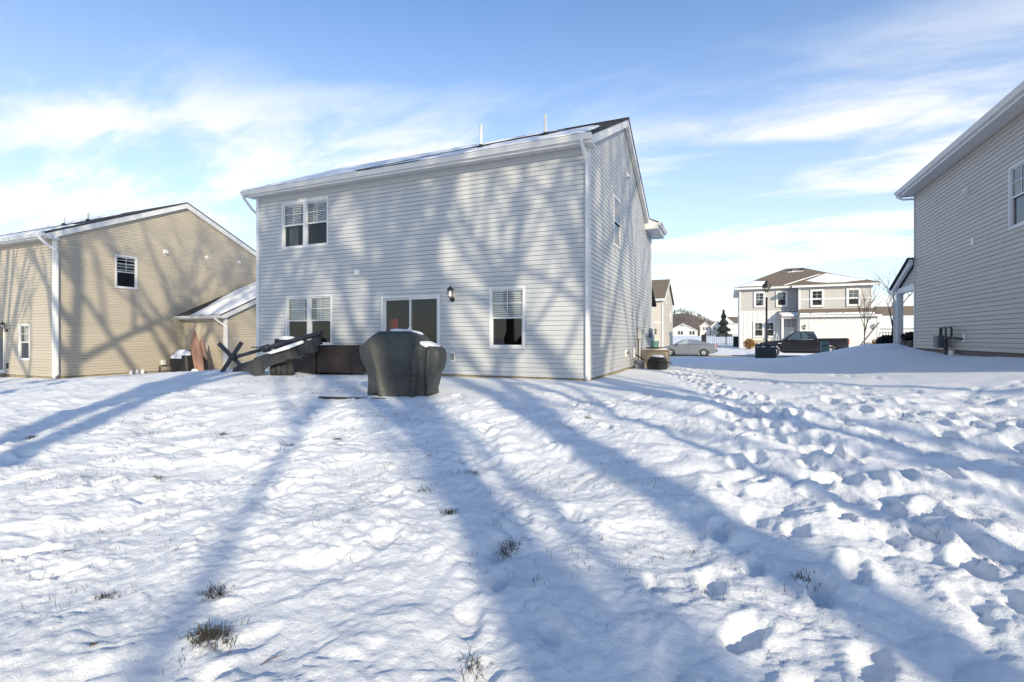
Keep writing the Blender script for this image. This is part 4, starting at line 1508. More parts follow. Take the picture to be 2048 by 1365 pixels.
P = [Vector(v) for v in ((-11.02, 9.24, .56), (-10.62, 9.40, .72), (-10.19, 9.57, .87), (-10.13, 9.57, .80), (-10.46, 9.39, .65), (-10.85, 9.22, .53))]
mb.extrude(P, (0, .10, .03)); mb.build('snow_cap', SNOW, t, bevel=.02)

# edging board in the snow before the grill
o = MB(Matrix.Translation((-6.25, 7.06, gz(-6.25, 7.0) + .012)) @ Matrix.Rotation(R(13), 4, 'Z')).bevbox((-.66, -.04, -.05), (.66, .04, .012), .008).build('edging_board', pbr('edging_dark', (.035, .033, .034), .8, var=.2))
tag(o, 'dark edging board lying in the snow in front of the covered grill', 'board')

# covered grill and folded brown screens by the tan house
TARP2 = pbr('tarp_black', (.014, .014, .014), .5, var=.3, vscale=3, bump=.2, bscale=20)
lgz = gz(-22.8, 14.7)
lc, lM = grill_cover('covered_grill', 'black covered grill capped with snow beside the tan house', (-22.75, 14.62, lgz - .05), R(5),
                     [.0, .3, .5, .62, .75, .9, 1.0, 1.06], [-.46, -.50, -.60, -.58, -.45, -.38, -.28, -.2], [.60, .60, .58, .56, .54, .52, .46, .4], [.30, .30, .30, .30, .29, .27, .22, .15], .03, 7, TARP2)
snow_lump(lc, lM, .12, -.02, .84, .40, .33, .24, 6)
snow_lump(lc, lM, -.02, -.10, .70, .44, .26, .20, 8)
CLAY = pbr('screen_brown', (.30, .17, .125), .85, var=.08, vscale=3, bump=.2, bscale=20)
t = thing('folded_screen', 'pair of pointed brown folded panels leaning against the tan wing', 'panel', (-21.8, 14.9, gz(-21.8, 14.8)))
z0_ = gz(-21.8, 14.8) - .05
mb = MB()
mb.extrude([(-21.93, 14.66, z0_), (-22.16, 14.62, z0_ + .95), (-22.22, 14.60, z0_ + 1.30), (-22.06, 14.68, z0_ + 1.92), (-21.86, 14.62, z0_ + 1.10), (-21.66, 14.62, z0_)], (0, .05, .01)); mb.build('front_panel', CLAY, t, bevel=.012)
mb = MB()
mb.extrude([(-21.655, 14.63, z0_), (-21.85, 14.64, z0_ + 1.12), (-22.05, 14.70, z0_ + 1.91), (-21.80, 14.74, z0_ + 1.25), (-21.52, 14.72, z0_ + .50), (-21.46, 14.72, z0_)], (0, .05, .01)); mb.build('front_panel', CLAY, t, bevel=.012)
mb = MB()
mb.extrude([(-21.72, 14.80, z0_), (-21.95, 14.84, z0_ + 1.0), (-21.82, 14.86, z0_ + 1.62), (-21.70, 14.84, z0_ + 1.30), (-21.42, 14.82, z0_ + .60), (-21.32, 14.82, z0_)], (0, .05, .01)); mb.build('rear_panel', CLAY, t, bevel=.012)
mb = MB(); mb.extrude([(-21.45, 14.78, z0_), (-21.58, 14.80, z0_ + .75), (-21.38, 14.80, z0_ + .55), (-21.28, 14.80, z0_)], (0, .03, 0)); mb.build('dark_edge', TARP2, t)
snow_lump(t, Matrix.Translation((-21.72, 14.5, z0_ + .03)), 0, 0, 0, .16, .12, .16, 4)

# air conditioner, fire pit, bucket
ACM = pbr('ac_beige', (.24, .205, .165), .6, var=.05)
acz = gz(-2.3, 18.6)
t = thing('air_conditioner', 'boxy beige air conditioner with snow on top beside the grey house', 'air conditioner', (-2.3, 18.6, acz))
ax0, ax1, ay0, ay1 = -2.86, -1.94, 18.15, 19.0
MB().bevbox((ax0, ay0, acz - .02), (ax1, ay1, acz + .60), .05).build('cabinet', ACM, t)
for k in range(22):
    z = acz + .04 + k * .0245
    MB().box((ax0 + .06, ay0 - .008, z), (ax1 - .06, ay0 + .002, z + .009)).build('louvre', ACM, t)
MB().bevbox((ax0 - .015, ay0 - .015, acz + .602), (ax1 + .015, ay1 + .015, acz + .655), .02).build('top_cover', ACM, t)
snow_lump(t, Matrix.Identity(4), (ax0 + ax1) / 2, (ay0 + ay1) / 2, acz + .652, .46, .42, .05, 11)
mb = MB(); mb.lathe([(.30, 0), (.32, .02), (.30, .035)], (-2.42, 18.45, acz + .69), 20); mb.build('fan_grille', BLACKMETAL, t)
TEAL = pbr('teal_plastic', (.10, .22, .22), .5, var=.08)
mb = MB(); mb.lathe([(.13, 0), (.15, .18), (.16, .19), (.155, .22)], (-2.42, 18.5, acz + .727), 18)
tag(mb.build('bucket', TEAL, None, smooth=False), 'upturned teal bucket standing on the air conditioner', 'bucket')
t = thing('fire_pit', 'round black fire pit with domed mesh lid and snow on top', 'fire pit', (-2.15, 17.05, gz(-2.15, 17.05)))
fz = gz(-2.15, 17.05) - .02
fp = (-2.15, 17.05, fz)
mb = MB(); mb.lathe([(.27, 0), (.31, .03), (.335, .10), (.345, .22), (.365, .235), (.365, .255), (.33, .26), (.30, .2), (.1, .08)], fp, 28); mb.build('bowl', BLACKMETAL, t, smooth=True)
mb = MB()
for i in range(10):
    w = math.pi * 2 * i / 10
    mb.tube([(fp[0] + .32 * math.cos(w) * math.cos(a), fp[1] + .32 * math.sin(w) * math.cos(a), fz + .265 + .22 * math.sin(a)) for a in np.linspace(0, 1.5, 7)], .008, 5)
mb.build('lid_ribs', BLACKMETAL, t)
MESHM = pbr('lid_mesh', (.02, .02, .02), .6, var=.2)
mb = MB(); mb.lathe([(.315, .262), (.29, .34), (.22, .42), (.12, .468), (.02, .48)], fp, 24); mb.build('lid', MESHM, t, smooth=True)
snow_lump(t, Matrix.Identity(4), fp[0] + .02, fp[1], fz + .435, .18, .17, .07, 12)
mb = MB(); mb.tube([(fp[0] + .36, fp[1], fz + .24), (fp[0] + .48, fp[1] - .02, fz + .22)], .012, 6); mb.tube([(fp[0] + .36, fp[1] + .04, fz + .26), (fp[0] + .44, fp[1] - .05, fz + .27)], .012, 6); mb.build('handle', BLACKMETAL, t)
for i in range(3):
    w = 2.1 * i + .4
    mb = MB(); mb.tube([(fp[0] + .27 * math.cos(w), fp[1] + .27 * math.sin(w), fz + .05), (fp[0] + .34 * math.cos(w), fp[1] + .34 * math.sin(w), fz - .08)], .015, 6); mb.build('leg', BLACKMETAL, t)
mb = MB(); mb.tube([(-2.93, 17.25, .42), (-2.82, 17.1, .36), (-2.62, 17.0, .25), (-2.5, 16.98, .20)], .025, 8)
tag(mb.build('fire_poker', BLACKMETAL, None, smooth=True), 'black metal pole propped from the side wall to the fire pit', 'pole')

# ------------------------------------------------------------------ street
ASPH = pbr('wet_asphalt', (.10, .10, .105), .8, color2=(.55, .56, .60), vscale=.9, bump=.3, bscale=20)
CONC = pbr('drive_concrete', (.40, .38, .34), .85, color2=(.62, .61, .60), vscale=.7, bump=.2)


def sheet(name, x0, x1, y0, y1, nx_, ny_, dz, mat, label, cat):
    mb = MB()
    vs = [(x0 + (x1 - x0) * i / nx_, y0 + (y1 - y0) * j / ny_, 0) for j in range(ny_ + 1) for i in range(nx_ + 1)]
    vs = [(x, y, gz(x, y) + dz) for (x, y, _) in vs]
    mb.add(vs, [(j * (nx_ + 1) + i, j * (nx_ + 1) + i + 1, (j + 1) * (nx_ + 1) + i + 1, (j + 1) * (nx_ + 1) + i) for j in range(ny_) for i in range(nx_)])
    o = mb.build(name, mat, None, smooth=True)
    tag(o, label, cat, kind='structure')
    return o


sheet('road', -60, 60, 38.0, 45.6, 60, 6, .03, ASPH, 'snow streaked street behind the houses', 'road')
sheet('driveway', 6.6, 11.6, 46.6, 51.6, 8, 10, .03, CONC, 'concrete driveway in front of the white garage door', 'driveway')
mb = MB(); mb.box((-60, 45.7, -.9), (5.8, 45.9, -.46)); tag(mb.build('kerb', CONC), 'far concrete kerb along the street', 'kerb', kind='structure')

# ------------------------------------------------------------------ vehicles
CARGLASS = pbr('car_window_dark', (.035, .055, .06), .06, var=.3, vscale=1.2, spec=1.0)
CARGLASS_L = pbr('car_window_pale', (.30, .36, .37), .06, var=.3, vscale=1.2, spec=1.0)  # opaque panes: brightness of snow seen through the glass put into the colour


def offset_poly(P, d):
    n = len(P)
    out = []
    area = sum(P[i][0] * P[(i + 1) % n][1] - P[(i + 1) % n][0] * P[i][1] for i in range(n))
    sg = 1 if area > 0 else -1
    for i in range(n):
        a, b, c = Vector(P[i - 1]), Vector(P[i]), Vector(P[(i + 1) % n])
        e1, e2 = (b - a), (c - b)
        e1 = e1.normalized() if e1.length > 1e-6 else e2.normalized()
        e2 = e2.normalized() if e2.length > 1e-6 else e1
        nrm = Vector((-(e1.y + e2.y), e1.x + e2.x)) * sg
        nrm = nrm.normalized() if nrm.length > 1e-6 else Vector((0, 0))
        out.append(b + nrm * d)
    return out


def side_loft(M, P, W, r, name, mat, parent):
    """side outline swept across the width with rounded shoulders"""
    n = len(P)
    lay = [(-W / 2, offset_poly(P, r)), (-W / 2 + r * .35, offset_poly(P, r * .3)), (-W / 2 + r, P), (W / 2 - r, P), (W / 2 - r * .35, offset_poly(P, r * .3)), (W / 2, offset_poly(P, r))]
    vs = [(p[0], y, p[1]) for (y, Q) in lay for p in Q]
    fs = [tuple(range(n)), tuple(range(len(lay) * n - 1, (len(lay) - 1) * n - 1, -1))]
    for k in range(len(lay) - 1):
        fs += [(k * n + (i + 1) % n, k * n + i, (k + 1) * n + i, (k + 1) * n + (i + 1) % n) for i in range(n)]
    return MB(M).add(vs, fs).build(name, mat, parent)


def arch(cx, r, z0, n=9):
    out = []
    for i in range(n + 1):
        a = math.pi * i / n
        out.append((cx - r * math.cos(a), max(z0, z0 + r * math.sin(a) * 1.0)))
    return out


def vehicle(kind, label, cat, x0, y, z, col_mat, L, W, wheels, R_, lower, cabin, side_win, W_roof, glassm=None):
    glassm = glassm or CARGLASS
    t = thing(kind, label, cat, (x0 + L / 2, y, z))
    M = Matrix.Translation((x0, y, z))
    side_loft(M, lower, W, .09, 'body', col_mat, t)
    # cabin: belt outline and roof outline
    (wb, rf, rr, bb) = cabin          # windscreen base, roof front, roof rear, rear base  (x, z)
    hb, hr = W / 2 - .05, W_roof / 2
    B = [(wb[0], wb[1], hb), (rf[0], rf[1], hr), ((rf[0] + rr[0]) / 2, max(rf[1], rr[1]) + .03, hr), (rr[0], rr[1], hr), (bb[0], bb[1], hb)]
    vs = [(x_, -h_, z_) for (x_, z_, h_) in B] + [(x_, h_, z_) for (x_, z_, h_) in B]
    c = MB(M).add(vs, [(0, 4, 3, 2, 1), (5, 6, 7, 8, 9), (1, 2, 7, 6), (2, 3, 8, 7), (0, 1, 6, 5), (3, 4, 9, 8)]).build('cabin', col_mat, t, bevel=.03)
    # windscreen and rear window
    for (p, q) in ((B[0], B[1]), (B[3], B[4])):
        a = Vector((p[0], 0, p[1])); b = Vector((q[0], 0, q[1]))
        nrm = Vector((-(b.z - a.z), 0, b.x - a.x)).normalized() * .012
        a1, b1 = a.lerp(b, .08) + nrm, a.lerp(b, .92) + nrm
        ha = p[2] + (q[2] - p[2]) * .08 - .08; hb_ = p[2] + (q[2] - p[2]) * .92 - .06
        MB(M).quad((a1.x, -ha, a1.z), (b1.x, -hb_, b1.z), (b1.x, hb_, b1.z), (a1.x, ha, a1.z)).build('windscreen', glassm, t)
    # side windows lie on the sloping cabin sides
    zb, zr = wb[1], rf[1]
    for sgn in (-1, 1):
        for poly in side_win:
            vs = []
            for (x_, z_) in poly:
                k = (z_ - zb) / (zr - zb)
                vs.append((x_, sgn * (hb + (hr - hb) * k + .012), z_))
            MB(M).add(vs, [tuple(range(len(vs))) if sgn < 0 else tuple(range(len(vs) - 1, -1, -1))]).build('side_window', glassm, t)
    for wx in wheels:
        for sgn in (-1, 1):
            cy = sgn * (W / 2 - .13)
            mb = MB(M)
            prof = [(R_ * .62, -.11), (R_ * .93, -.115), (R_, -.08), (R_, .08), (R_ * .93, .115), (R_ * .62, .11)]
            n = 28
            vs = [(wx + r_ * math.cos(2 * math.pi * i / n), cy + o_, R_ + r_ * math.sin(2 * math.pi * i / n)) for (r_, o_) in prof for i in range(n)]
            fs = [(j * n + i, j * n + (i + 1) % n, (j + 1) * n + (i + 1) % n, (j + 1) * n + i) for j in range(len(prof) - 1) for i in range(n)]
            w = mb.add(vs, fs).build('wheel', RUBBER, t, smooth=True)
            mb = MB(M)
            o_ = cy + sgn * .085
            for i in range(5):
                a = 2 * math.pi * i / 5 + .3
                p1 = [(wx + R_ * .12 * math.cos(a - .9), R_ + R_ * .12 * math.sin(a - .9)), (wx + R_ * .58 * math.cos(a - .26), R_ + R_ * .58 * math.sin(a - .26)), (wx + R_ * .58 * math.cos(a + .26), R_ + R_ * .58 * math.sin(a + .26)), (wx + R_ * .12 * math.cos(a + .9), R_ + R_ * .12 * math.sin(a + .9))]
                mb.extrude([(q[0], o_, q[1]) for q in p1], (0, sgn * .02, 0))
            mb.tube([(wx, o_ - .01, R_), (wx, o_ + .03 * sgn, R_)], R_ * .2, 12)
            n = 28
            vs = [(wx + r_ * math.cos(2 * math.pi * i / n), o_ + q_ * sgn, R_ + r_ * math.sin(2 * math.pi * i / n)) for (r_, q_) in ((R_ * .66, .02), (R_ * .58, .02), (R_ * .56, -.04)) for i in range(n)]
            mb.add(vs, [(j * n + i, j * n + (i + 1) % n, (j + 1) * n + (i + 1) % n, (j + 1) * n + i) for j in range(2) for i in range(n)])
            mb.build('rim', RIM, w)
            MB(M).tube([(wx, cy + sgn * .03, R_), (wx, cy + sgn * .04, R_)], R_ * .6, 20).build('brake_disc', RUBBER, w)
    return t, M


RIM = pbr('alloy', (.62, .62, .63), .35, metal=.5, var=.1)
LAMPR = pbr('tail_red', (.40, .015, .02), .25, var=.1)
LAMPW = pbr('lamp_clear', (.55, .57, .60), .15, var=.1)
BLK = pbr('truck_paint', (.012, .010, .009), .16, var=.2, vscale=1.5, coat=.7)
SIL = pbr('sedan_paint', (.33, .335, .34), .22, metal=.55, var=.06, vscale=1.5, coat=.3)
tx0, ty, tzz = 2.12, 43.0, -.46
zc = .42
low = [(.02, .62), (.06, .44), (.30, .40)] + [(p[0], max(p[1], .40)) for p in arch(1.05, .50, .40)] + [(1.62, .36), (4.10, .36)] + arch(4.73, .50, .40) + [(5.30, .44), (5.86, .50), (5.92, .62), (5.86, .70), (5.84, 1.36), (5.80, 1.42), (4.0, 1.40), (3.9, 1.32), (1.78, 1.26), (1.2, 1.22), (.45, 1.14), (.12, 1.05), (.03, .90)]
truck, TM = vehicle('pickup_truck', 'black crew cab pickup truck parked before the white garage door', 'truck', tx0, ty, tzz, BLK, 5.92, 2.0, (1.05, 4.73), .41, low,
                    ((1.72, 1.26), (2.42, 1.88), (3.70, 1.90), (3.94, 1.34)), [[(1.98, 1.30), (2.82, 1.32), (2.82, 1.84), (2.50, 1.82)], [(2.92, 1.33), (3.70, 1.36), (3.62, 1.83), (2.92, 1.84)]], 1.62)
for sgn in (-1, 1):
    MB(TM).box((5.74, sgn * .86 - .11, .98), (5.87, sgn * .86 + .125, 1.36)).build('tail_light', LAMPR, truck, bevel=.02)
    MB(TM).box((.02, sgn * .80 - .14, .82), (.20, sgn * .80 + .18, 1.08)).build('headlight', LAMPW, truck, bevel=.03)
    MB(TM).box((1.92, sgn * 1.12 - .10, 1.26), (2.06, sgn * 1.12 + .10, 1.46)).build('mirror', BLK, truck, bevel=.02)
    for xh in (2.66, 3.55):
        MB(TM).box((xh, sgn * 1.0 - .015, 1.16), (xh + .16, sgn * 1.0 + .022, 1.20)).build('door_handle', BLK, truck)
    for xs in (1.74, 2.88, 3.92):
        MB(TM).box((xs, sgn * .998 - .006, .50), (xs + .015, sgn * .998 + .006, 1.27)).build('door_seam', RUBBER, truck)
    MB(TM).box((1.70, sgn * .97 - .06, .30), (4.06, sgn * .97 + .06, .36)).build('running_board', RUBBER, truck)
    MB(TM).box((1.36, sgn * 1.0 - .01, 1.00), (1.58, sgn * 1.0 + .02, 1.06)).build('badge', RIM, truck)
MB(TM).box((-.02, -.7, .62), (.05, .7, 1.0)).build('grille', RUBBER, truck)
MB(TM).box((5.86, -.95, .52), (6.0, .95, .68)).build('bumper', RUBBER, truck, bevel=.02)
sx0, sy_, sz = -5.36, 44.2, -.55
low = [(.02, .45), (.10, .24), (.45, .20)] + arch(.93, .38, .20) + [(1.40, .18), (3.10, .18)] + arch(3.58, .38, .20) + [(4.10, .24), (4.50, .34), (4.58, .60), (4.54, .92), (4.48, 1.00), (4.0, 1.04), (2.6, .98), (1.2, .94), (.7, .86), (.22, .74), (.05, .62)]
sedan, SMx = vehicle('sedan_car', 'silver sedan parked along the street in front of the beige gabled house', 'car', sx0, sy_, sz, SIL, 4.58, 1.78, (.93, 3.58), .325, low,
                     ((1.14, .95), (1.98, 1.38), (2.92, 1.38), (4.12, 1.03)), [[(1.50, .98), (2.38, 1.0), (2.38, 1.34), (2.06, 1.33)], [(2.48, 1.0), (3.12, 1.03), (3.02, 1.33), (2.48, 1.35)], [(3.18, 1.03), (3.50, 1.06), (3.10, 1.30)]], 1.30, CARGLASS_L)
for sgn in (-1, 1):
    MB(SMx).box((4.28, sgn * .72 - .16, .78), (4.57, sgn * .72 + .165, .95)).build('tail_light', LAMPR, sedan, bevel=.03)
    MB(SMx).box((.05, sgn * .66 - .16, .56), (.35, sgn * .66 + .19, .72)).build('headlight', LAMPW, sedan, bevel=.03)
    MB(SMx).box((1.46, sgn * .97 - .09, .95), (1.62, sgn * .97 + .09, 1.07)).build('mirror', SIL, sedan, bevel=.02)
    for xh in (2.16, 3.12):
        MB(SMx).box((xh, sgn * .888 - .01, .83), (xh + .18, sgn * .888 + .022, .865)).build('door_handle', SIL, sedan)
    for xs in (1.30, 2.42, 3.22):
        MB(SMx).box((xs, sgn * .888 - .006, .30), (xs + .012, sgn * .888 + .005, .94)).build('door_seam', RUBBER, sedan)
MB(SMx).box((4.53, -.7, .40), (4.60, .7, .55)).build('bumper', RUBBER, sedan, bevel=.02)

# ------------------------------------------------------------------ grey house across the street
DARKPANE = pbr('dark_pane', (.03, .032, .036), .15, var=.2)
GREYS = pbr('grey_lap', (.42, .405, .39), .6, var=.03, vscale=1, bump=.6, bscale=9, stretch=(.02, .02, 1))
BATTEN = pbr('white_board', (.62, .62, .61), .6, var=.03)
FY, FY2, FY3 = 54.0, 52.5, 51.7
sh = thing('house', 'grey and white two storey house across the street with wide garage', 'house', (6.5, 56, 0))
GB = -.45
GMS = wallM(1.14, FY, 'S')


def box_part(name, a, b, mat, bevel=0):
    return MB().box(a, b).build(name, mat, sh, bevel=bevel)


box_part('wall', (1.14, FY, 3.62), (6.05, FY + 10, 5.85), GREYS)
box_part('wall', (1.14, FY, GB), (6.05, FY + 10, 3.50), BATTEN)
box_part('belt_trim', (1.10, FY - .04, 3.50), (6.05, FY + 10, 3.62), TRIM)
box_part('stone_base', (2.0, FY - .08, GB), (4.6, FY - .002, .75), pbr('stone_tan', (.36, .28, .19), .9, color2=(.45, .38, .28), vscale=3, bump=.8, bscale=8))
for k in range(11):
    x = 1.45 + k * .41
    if 2.30 < x < 4.25:
        box_part('batten', (x, FY - .035, 2.62), (x + .05, FY - .001, 3.49), BATTEN)
    else:
        box_part('batten', (x, FY - .035, GB), (x + .05, FY - .001, 3.49), BATTEN)
box_part('corner_trim', (1.08, FY - .045, GB), (1.22, FY + .1, 5.84), TRIM)
box_part('wall', (6.07, FY2, 3.2), (11.69, FY + 10, 5.75), GREYS)
box_part('corner_trim', (6.02, FY2 - .04, 3.2), (6.18, FY2 + .1, 5.74), TRIM)
box_part('corner_trim', (11.58, FY2 - .04, 3.2), (11.74, FY2 + .1, 5.74), TRIM)
box_part('belt_trim', (6.18, FY2 - .035, 4.46), (11.58, FY2 - .001, 4.58), TRIM)
box_part('wall', (6.05, FY3, GB), (11.94, FY2 + 3, 3.0), BATTEN)
box_part('corner_trim', (11.84, FY3 - .04, GB), (12.0, FY3 + .1, 2.95), TRIM)
for k in range(13):
    x = 6.35 + k * .42
    box_part('batten', (x, FY3 - .03, 2.52), (x + .05, FY3 - .001, 2.9), BATTEN)
gd = MB().box((6.70, FY3 - .035, GB), (11.24, FY3 - .001, 2.44)).build('garage_door', TRIM, sh)
for k in range(4):
    z = .02 + k * .59
    MB().box((6.80, FY3 - .06, z), (11.14, FY3 - .036, z + .575)).build('door_panel', BATTEN, gd, bevel=.006)
GG = wallM(0, FY, 'S')
for (x0, x1, z0, z1, y_) in ((2.36, 3.36, 3.95, 5.50, FY), (4.28, 5.28, 3.95, 5.50, FY), (2.30, 3.27, 1.0, 2.60, FY), (3.28, 4.25, 1.0, 2.60, FY), (6.95, 8.02, 3.78, 5.40, FY2), (9.74, 10.80, 3.78, 5.40, FY2)):
    cur = [(x0 + .2, x1 - .2, z0 + .1, z1 - .1, 0)] if x0 > 9 else ()
    window(sh, wallM(0, y_ - .05, 'S'), x0, x1, z0, z1, blinds=False, casing=.15, proud=.06, curtains=cur, box=False, lower=GLASS)
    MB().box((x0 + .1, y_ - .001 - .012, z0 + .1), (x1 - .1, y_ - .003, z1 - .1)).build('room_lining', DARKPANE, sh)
# porch between the blocks
box_part('porch_wall', (4.62, FY - .02, GB), (6.04, FY - .001, 2.95), pbr('porch_grey', (.36, .36, .37), .7, var=.03))
box_part('front_door', (4.95, FY - .06, GB), (5.85, FY - .021, 2.0), BATTEN)
box_part('porch_post', (4.62, FY2 - .2, GB), (4.80, FY2, 2.78), TRIM)
box_part('porch_beam', (4.55, FY2 - .22, 2.78), (6.04, FY2 + .0, 2.95), TRIM)
pr = roof_slab(sh, [(4.42, FY2 - .4, 2.98), (6.1, FY2 - .4, 2.98), (6.1, FY - .01, 3.55), (4.42, FY - .01, 3.55)], .05, SHINGLE_BR, 'porch_roof')
roof_snow(pr, (4.42, FY2 - .4, 2.98), (1.68, 0, 0), (0, FY - FY2 + .4, .57), 20, 12, lambda U, V: np.minimum(np.minimum(U - .1, .7 - V), V - .02) * 8 + perlin(U * 5, V * 5, 1) * .3, .05)
gr_ = roof_slab(sh, [(5.95, FY3 - .35, 3.02), (12.12, FY3 - .35, 3.02), (11.9, FY2 - .01, 3.62), (5.95, FY2 - .01, 3.62)], .05, SHINGLE_BR, 'garage_roof')
roof_snow(gr_, (5.95, FY3 - .35, 3.02), (6.1, 0, 0), (0, 1.1, .57), 60, 8, lambda U, V: np.minimum(.30 - V + .06 * np.sin(U * 31), np.minimum(U - .03, .93 - U)) * 6, .03)
box_part('fascia', (5.95, FY3 - .37, 2.84), (12.12, FY3 - .34, 3.0), TRIM)
# upper roofs: main hip behind, front hip over the garage block
ez = 5.95
A, B_, C_, D_ = (.62, FY - .45, ez), (12.2, FY - .45, ez), (12.2, FY + 10.4, ez), (.62, FY + 10.4, ez)
r1, r2 = (5.6, FY + 4.9, 8.25), (7.2, FY + 4.9, 8.25)
m1 = roof_slab(sh, [A, B_, r2, r1], .05, SHINGLE_BR)
roof_slab(sh, [D_, A, r1], .05, SHINGLE_BR)
roof_slab(sh, [B_, C_, r2], .05, SHINGLE_BR)
roof_slab(sh, [C_, D_, r1, r2], .05, SHINGLE_BR)
fa, fb, fp_ = (5.45, FY2 - .45, ez - .12), (12.25, FY2 - .45, ez - .12), (8.55, FY2 + 2.9, 7.28)
bk = (8.55, FY2 + 6.5, 7.28)
h1 = roof_slab(sh, [fa, fb, fp_], .05, SHINGLE_BR)
roof_slab(sh, [(5.45, FY2 + 5.5, ez - .12), fa, fp_, bk], .05, SHINGLE_BR)
roof_slab(sh, [fb, (12.25, FY2 + 5.5, ez - .12), bk, fp_], .05, SHINGLE_BR)
roof_snow(h1, fa, (6.8, 0, 0), (0, 3.35, 1.40), 70, 30, lambda U, V: np.minimum(np.minimum(U - V * .456 - .02, (1 - U) - V * .544 - .01), V - (.16 + .14 * sstep(-U, -.34, -.12) + .05 * np.sin(U * 9))) * 9 + perlin(U * 9, V * 5, 4) * .12, .06)
roof_snow(m1, A, (11.58, 0, 0), (0, 5.35, 2.30), 90, 40, lambda U, V: np.maximum(np.minimum(np.minimum(U - V * .43 - .015, .30 - V * 1.0), .235 - U) * 9, np.minimum(np.minimum(.015 - np.abs(V - .80) * .5, U - .44), .55 - U) * 12) + perlin(U * 14, V * 7, 4) * .10 - .02, .06)
# snow line along the valley of the front hip
mb = MB(); mb.bar([(4.9, FY - .35, ez + .05), (6.2, FY + .9, ez + .55), (8.2, FY + 2.5, ez + 1.28)], .45, .06); mb.build('snow_cover', SNOW, sh, smooth=True)
for (x, y, z) in ((5.9, FY + 3.9, 7.86), (6.9, FY + 4.0, 7.92)):
    box_part('roof_vent', (x - .18, y - .15, z - .05), (x + .18, y + .15, z + .15), BLACKMETAL)
box_part('fascia', (.6, FY - .47, ez - .22), (5.5, FY - .44, ez - .04), TRIM)
box_part('fascia', (5.43, FY2 - .47, ez - .34), (12.27, FY2 - .44, ez - .16), TRIM)
box_part('fascia', (.60, FY - .47, ez - .22), (.63, FY + 10.4, ez - .04), TRIM)
box_part('soffit_panel', (.63, FY - .44, ez - .22), (5.5, FY + .0, ez - .2), TRIM)
box_part('soffit_panel', (5.5, FY2 - .44, ez - .34), (12.2, FY2 + .0, ez - .32), TRIM)
box_part('soffit_panel', (.63, FY + .001, ez - .22), (1.14, FY + 10.4, ez - .2), TRIM)
lantern(wallM(0, FY3, 'S'), 6.40, 1.95, 'left black lantern beside the white garage door across the street', 1.2)
lantern(wallM(0, FY3, 'S'), 11.56, 1.95, 'right black lantern beside the white garage door across the street', 1.2)
t = thing('stepladder', 'white stepladder leaning by the front window across the street', 'ladder', (4.35, FY - .5, gz(4.35, FY - .5)))
lz = gz(4.35, FY - .5)
for (dx, tw) in ((-.25, .1), (.3, -.05)):
    mb = MB(); mb.bar([(4.35 + dx, FY - .7, lz), (4.35 + tw, FY - .15, lz + 1.9)], .06, .05); mb.build('rail', TRIM, t)
for k in range(4):
    mb = MB(); q = (k + 1) / 5; mb.bar([(4.10 + .33 * q, FY - .7 + .55 * q, lz + 1.9 * q), (4.65 - .33 * q, FY - .7 + .55 * q, lz + 1.9 * q)], .05, .03); mb.build('rung', TRIM, t)

# ------------------------------------------------------------------ other houses beyond the street
BEIGE = pbr('beige_far', (.50, .46, .40), .6, var=.03, bump=.4, bscale=9, stretch=(.02, .02, 1))
WHITE_F = pbr('white_far', (.58, .57, .55), .6, var=.03)


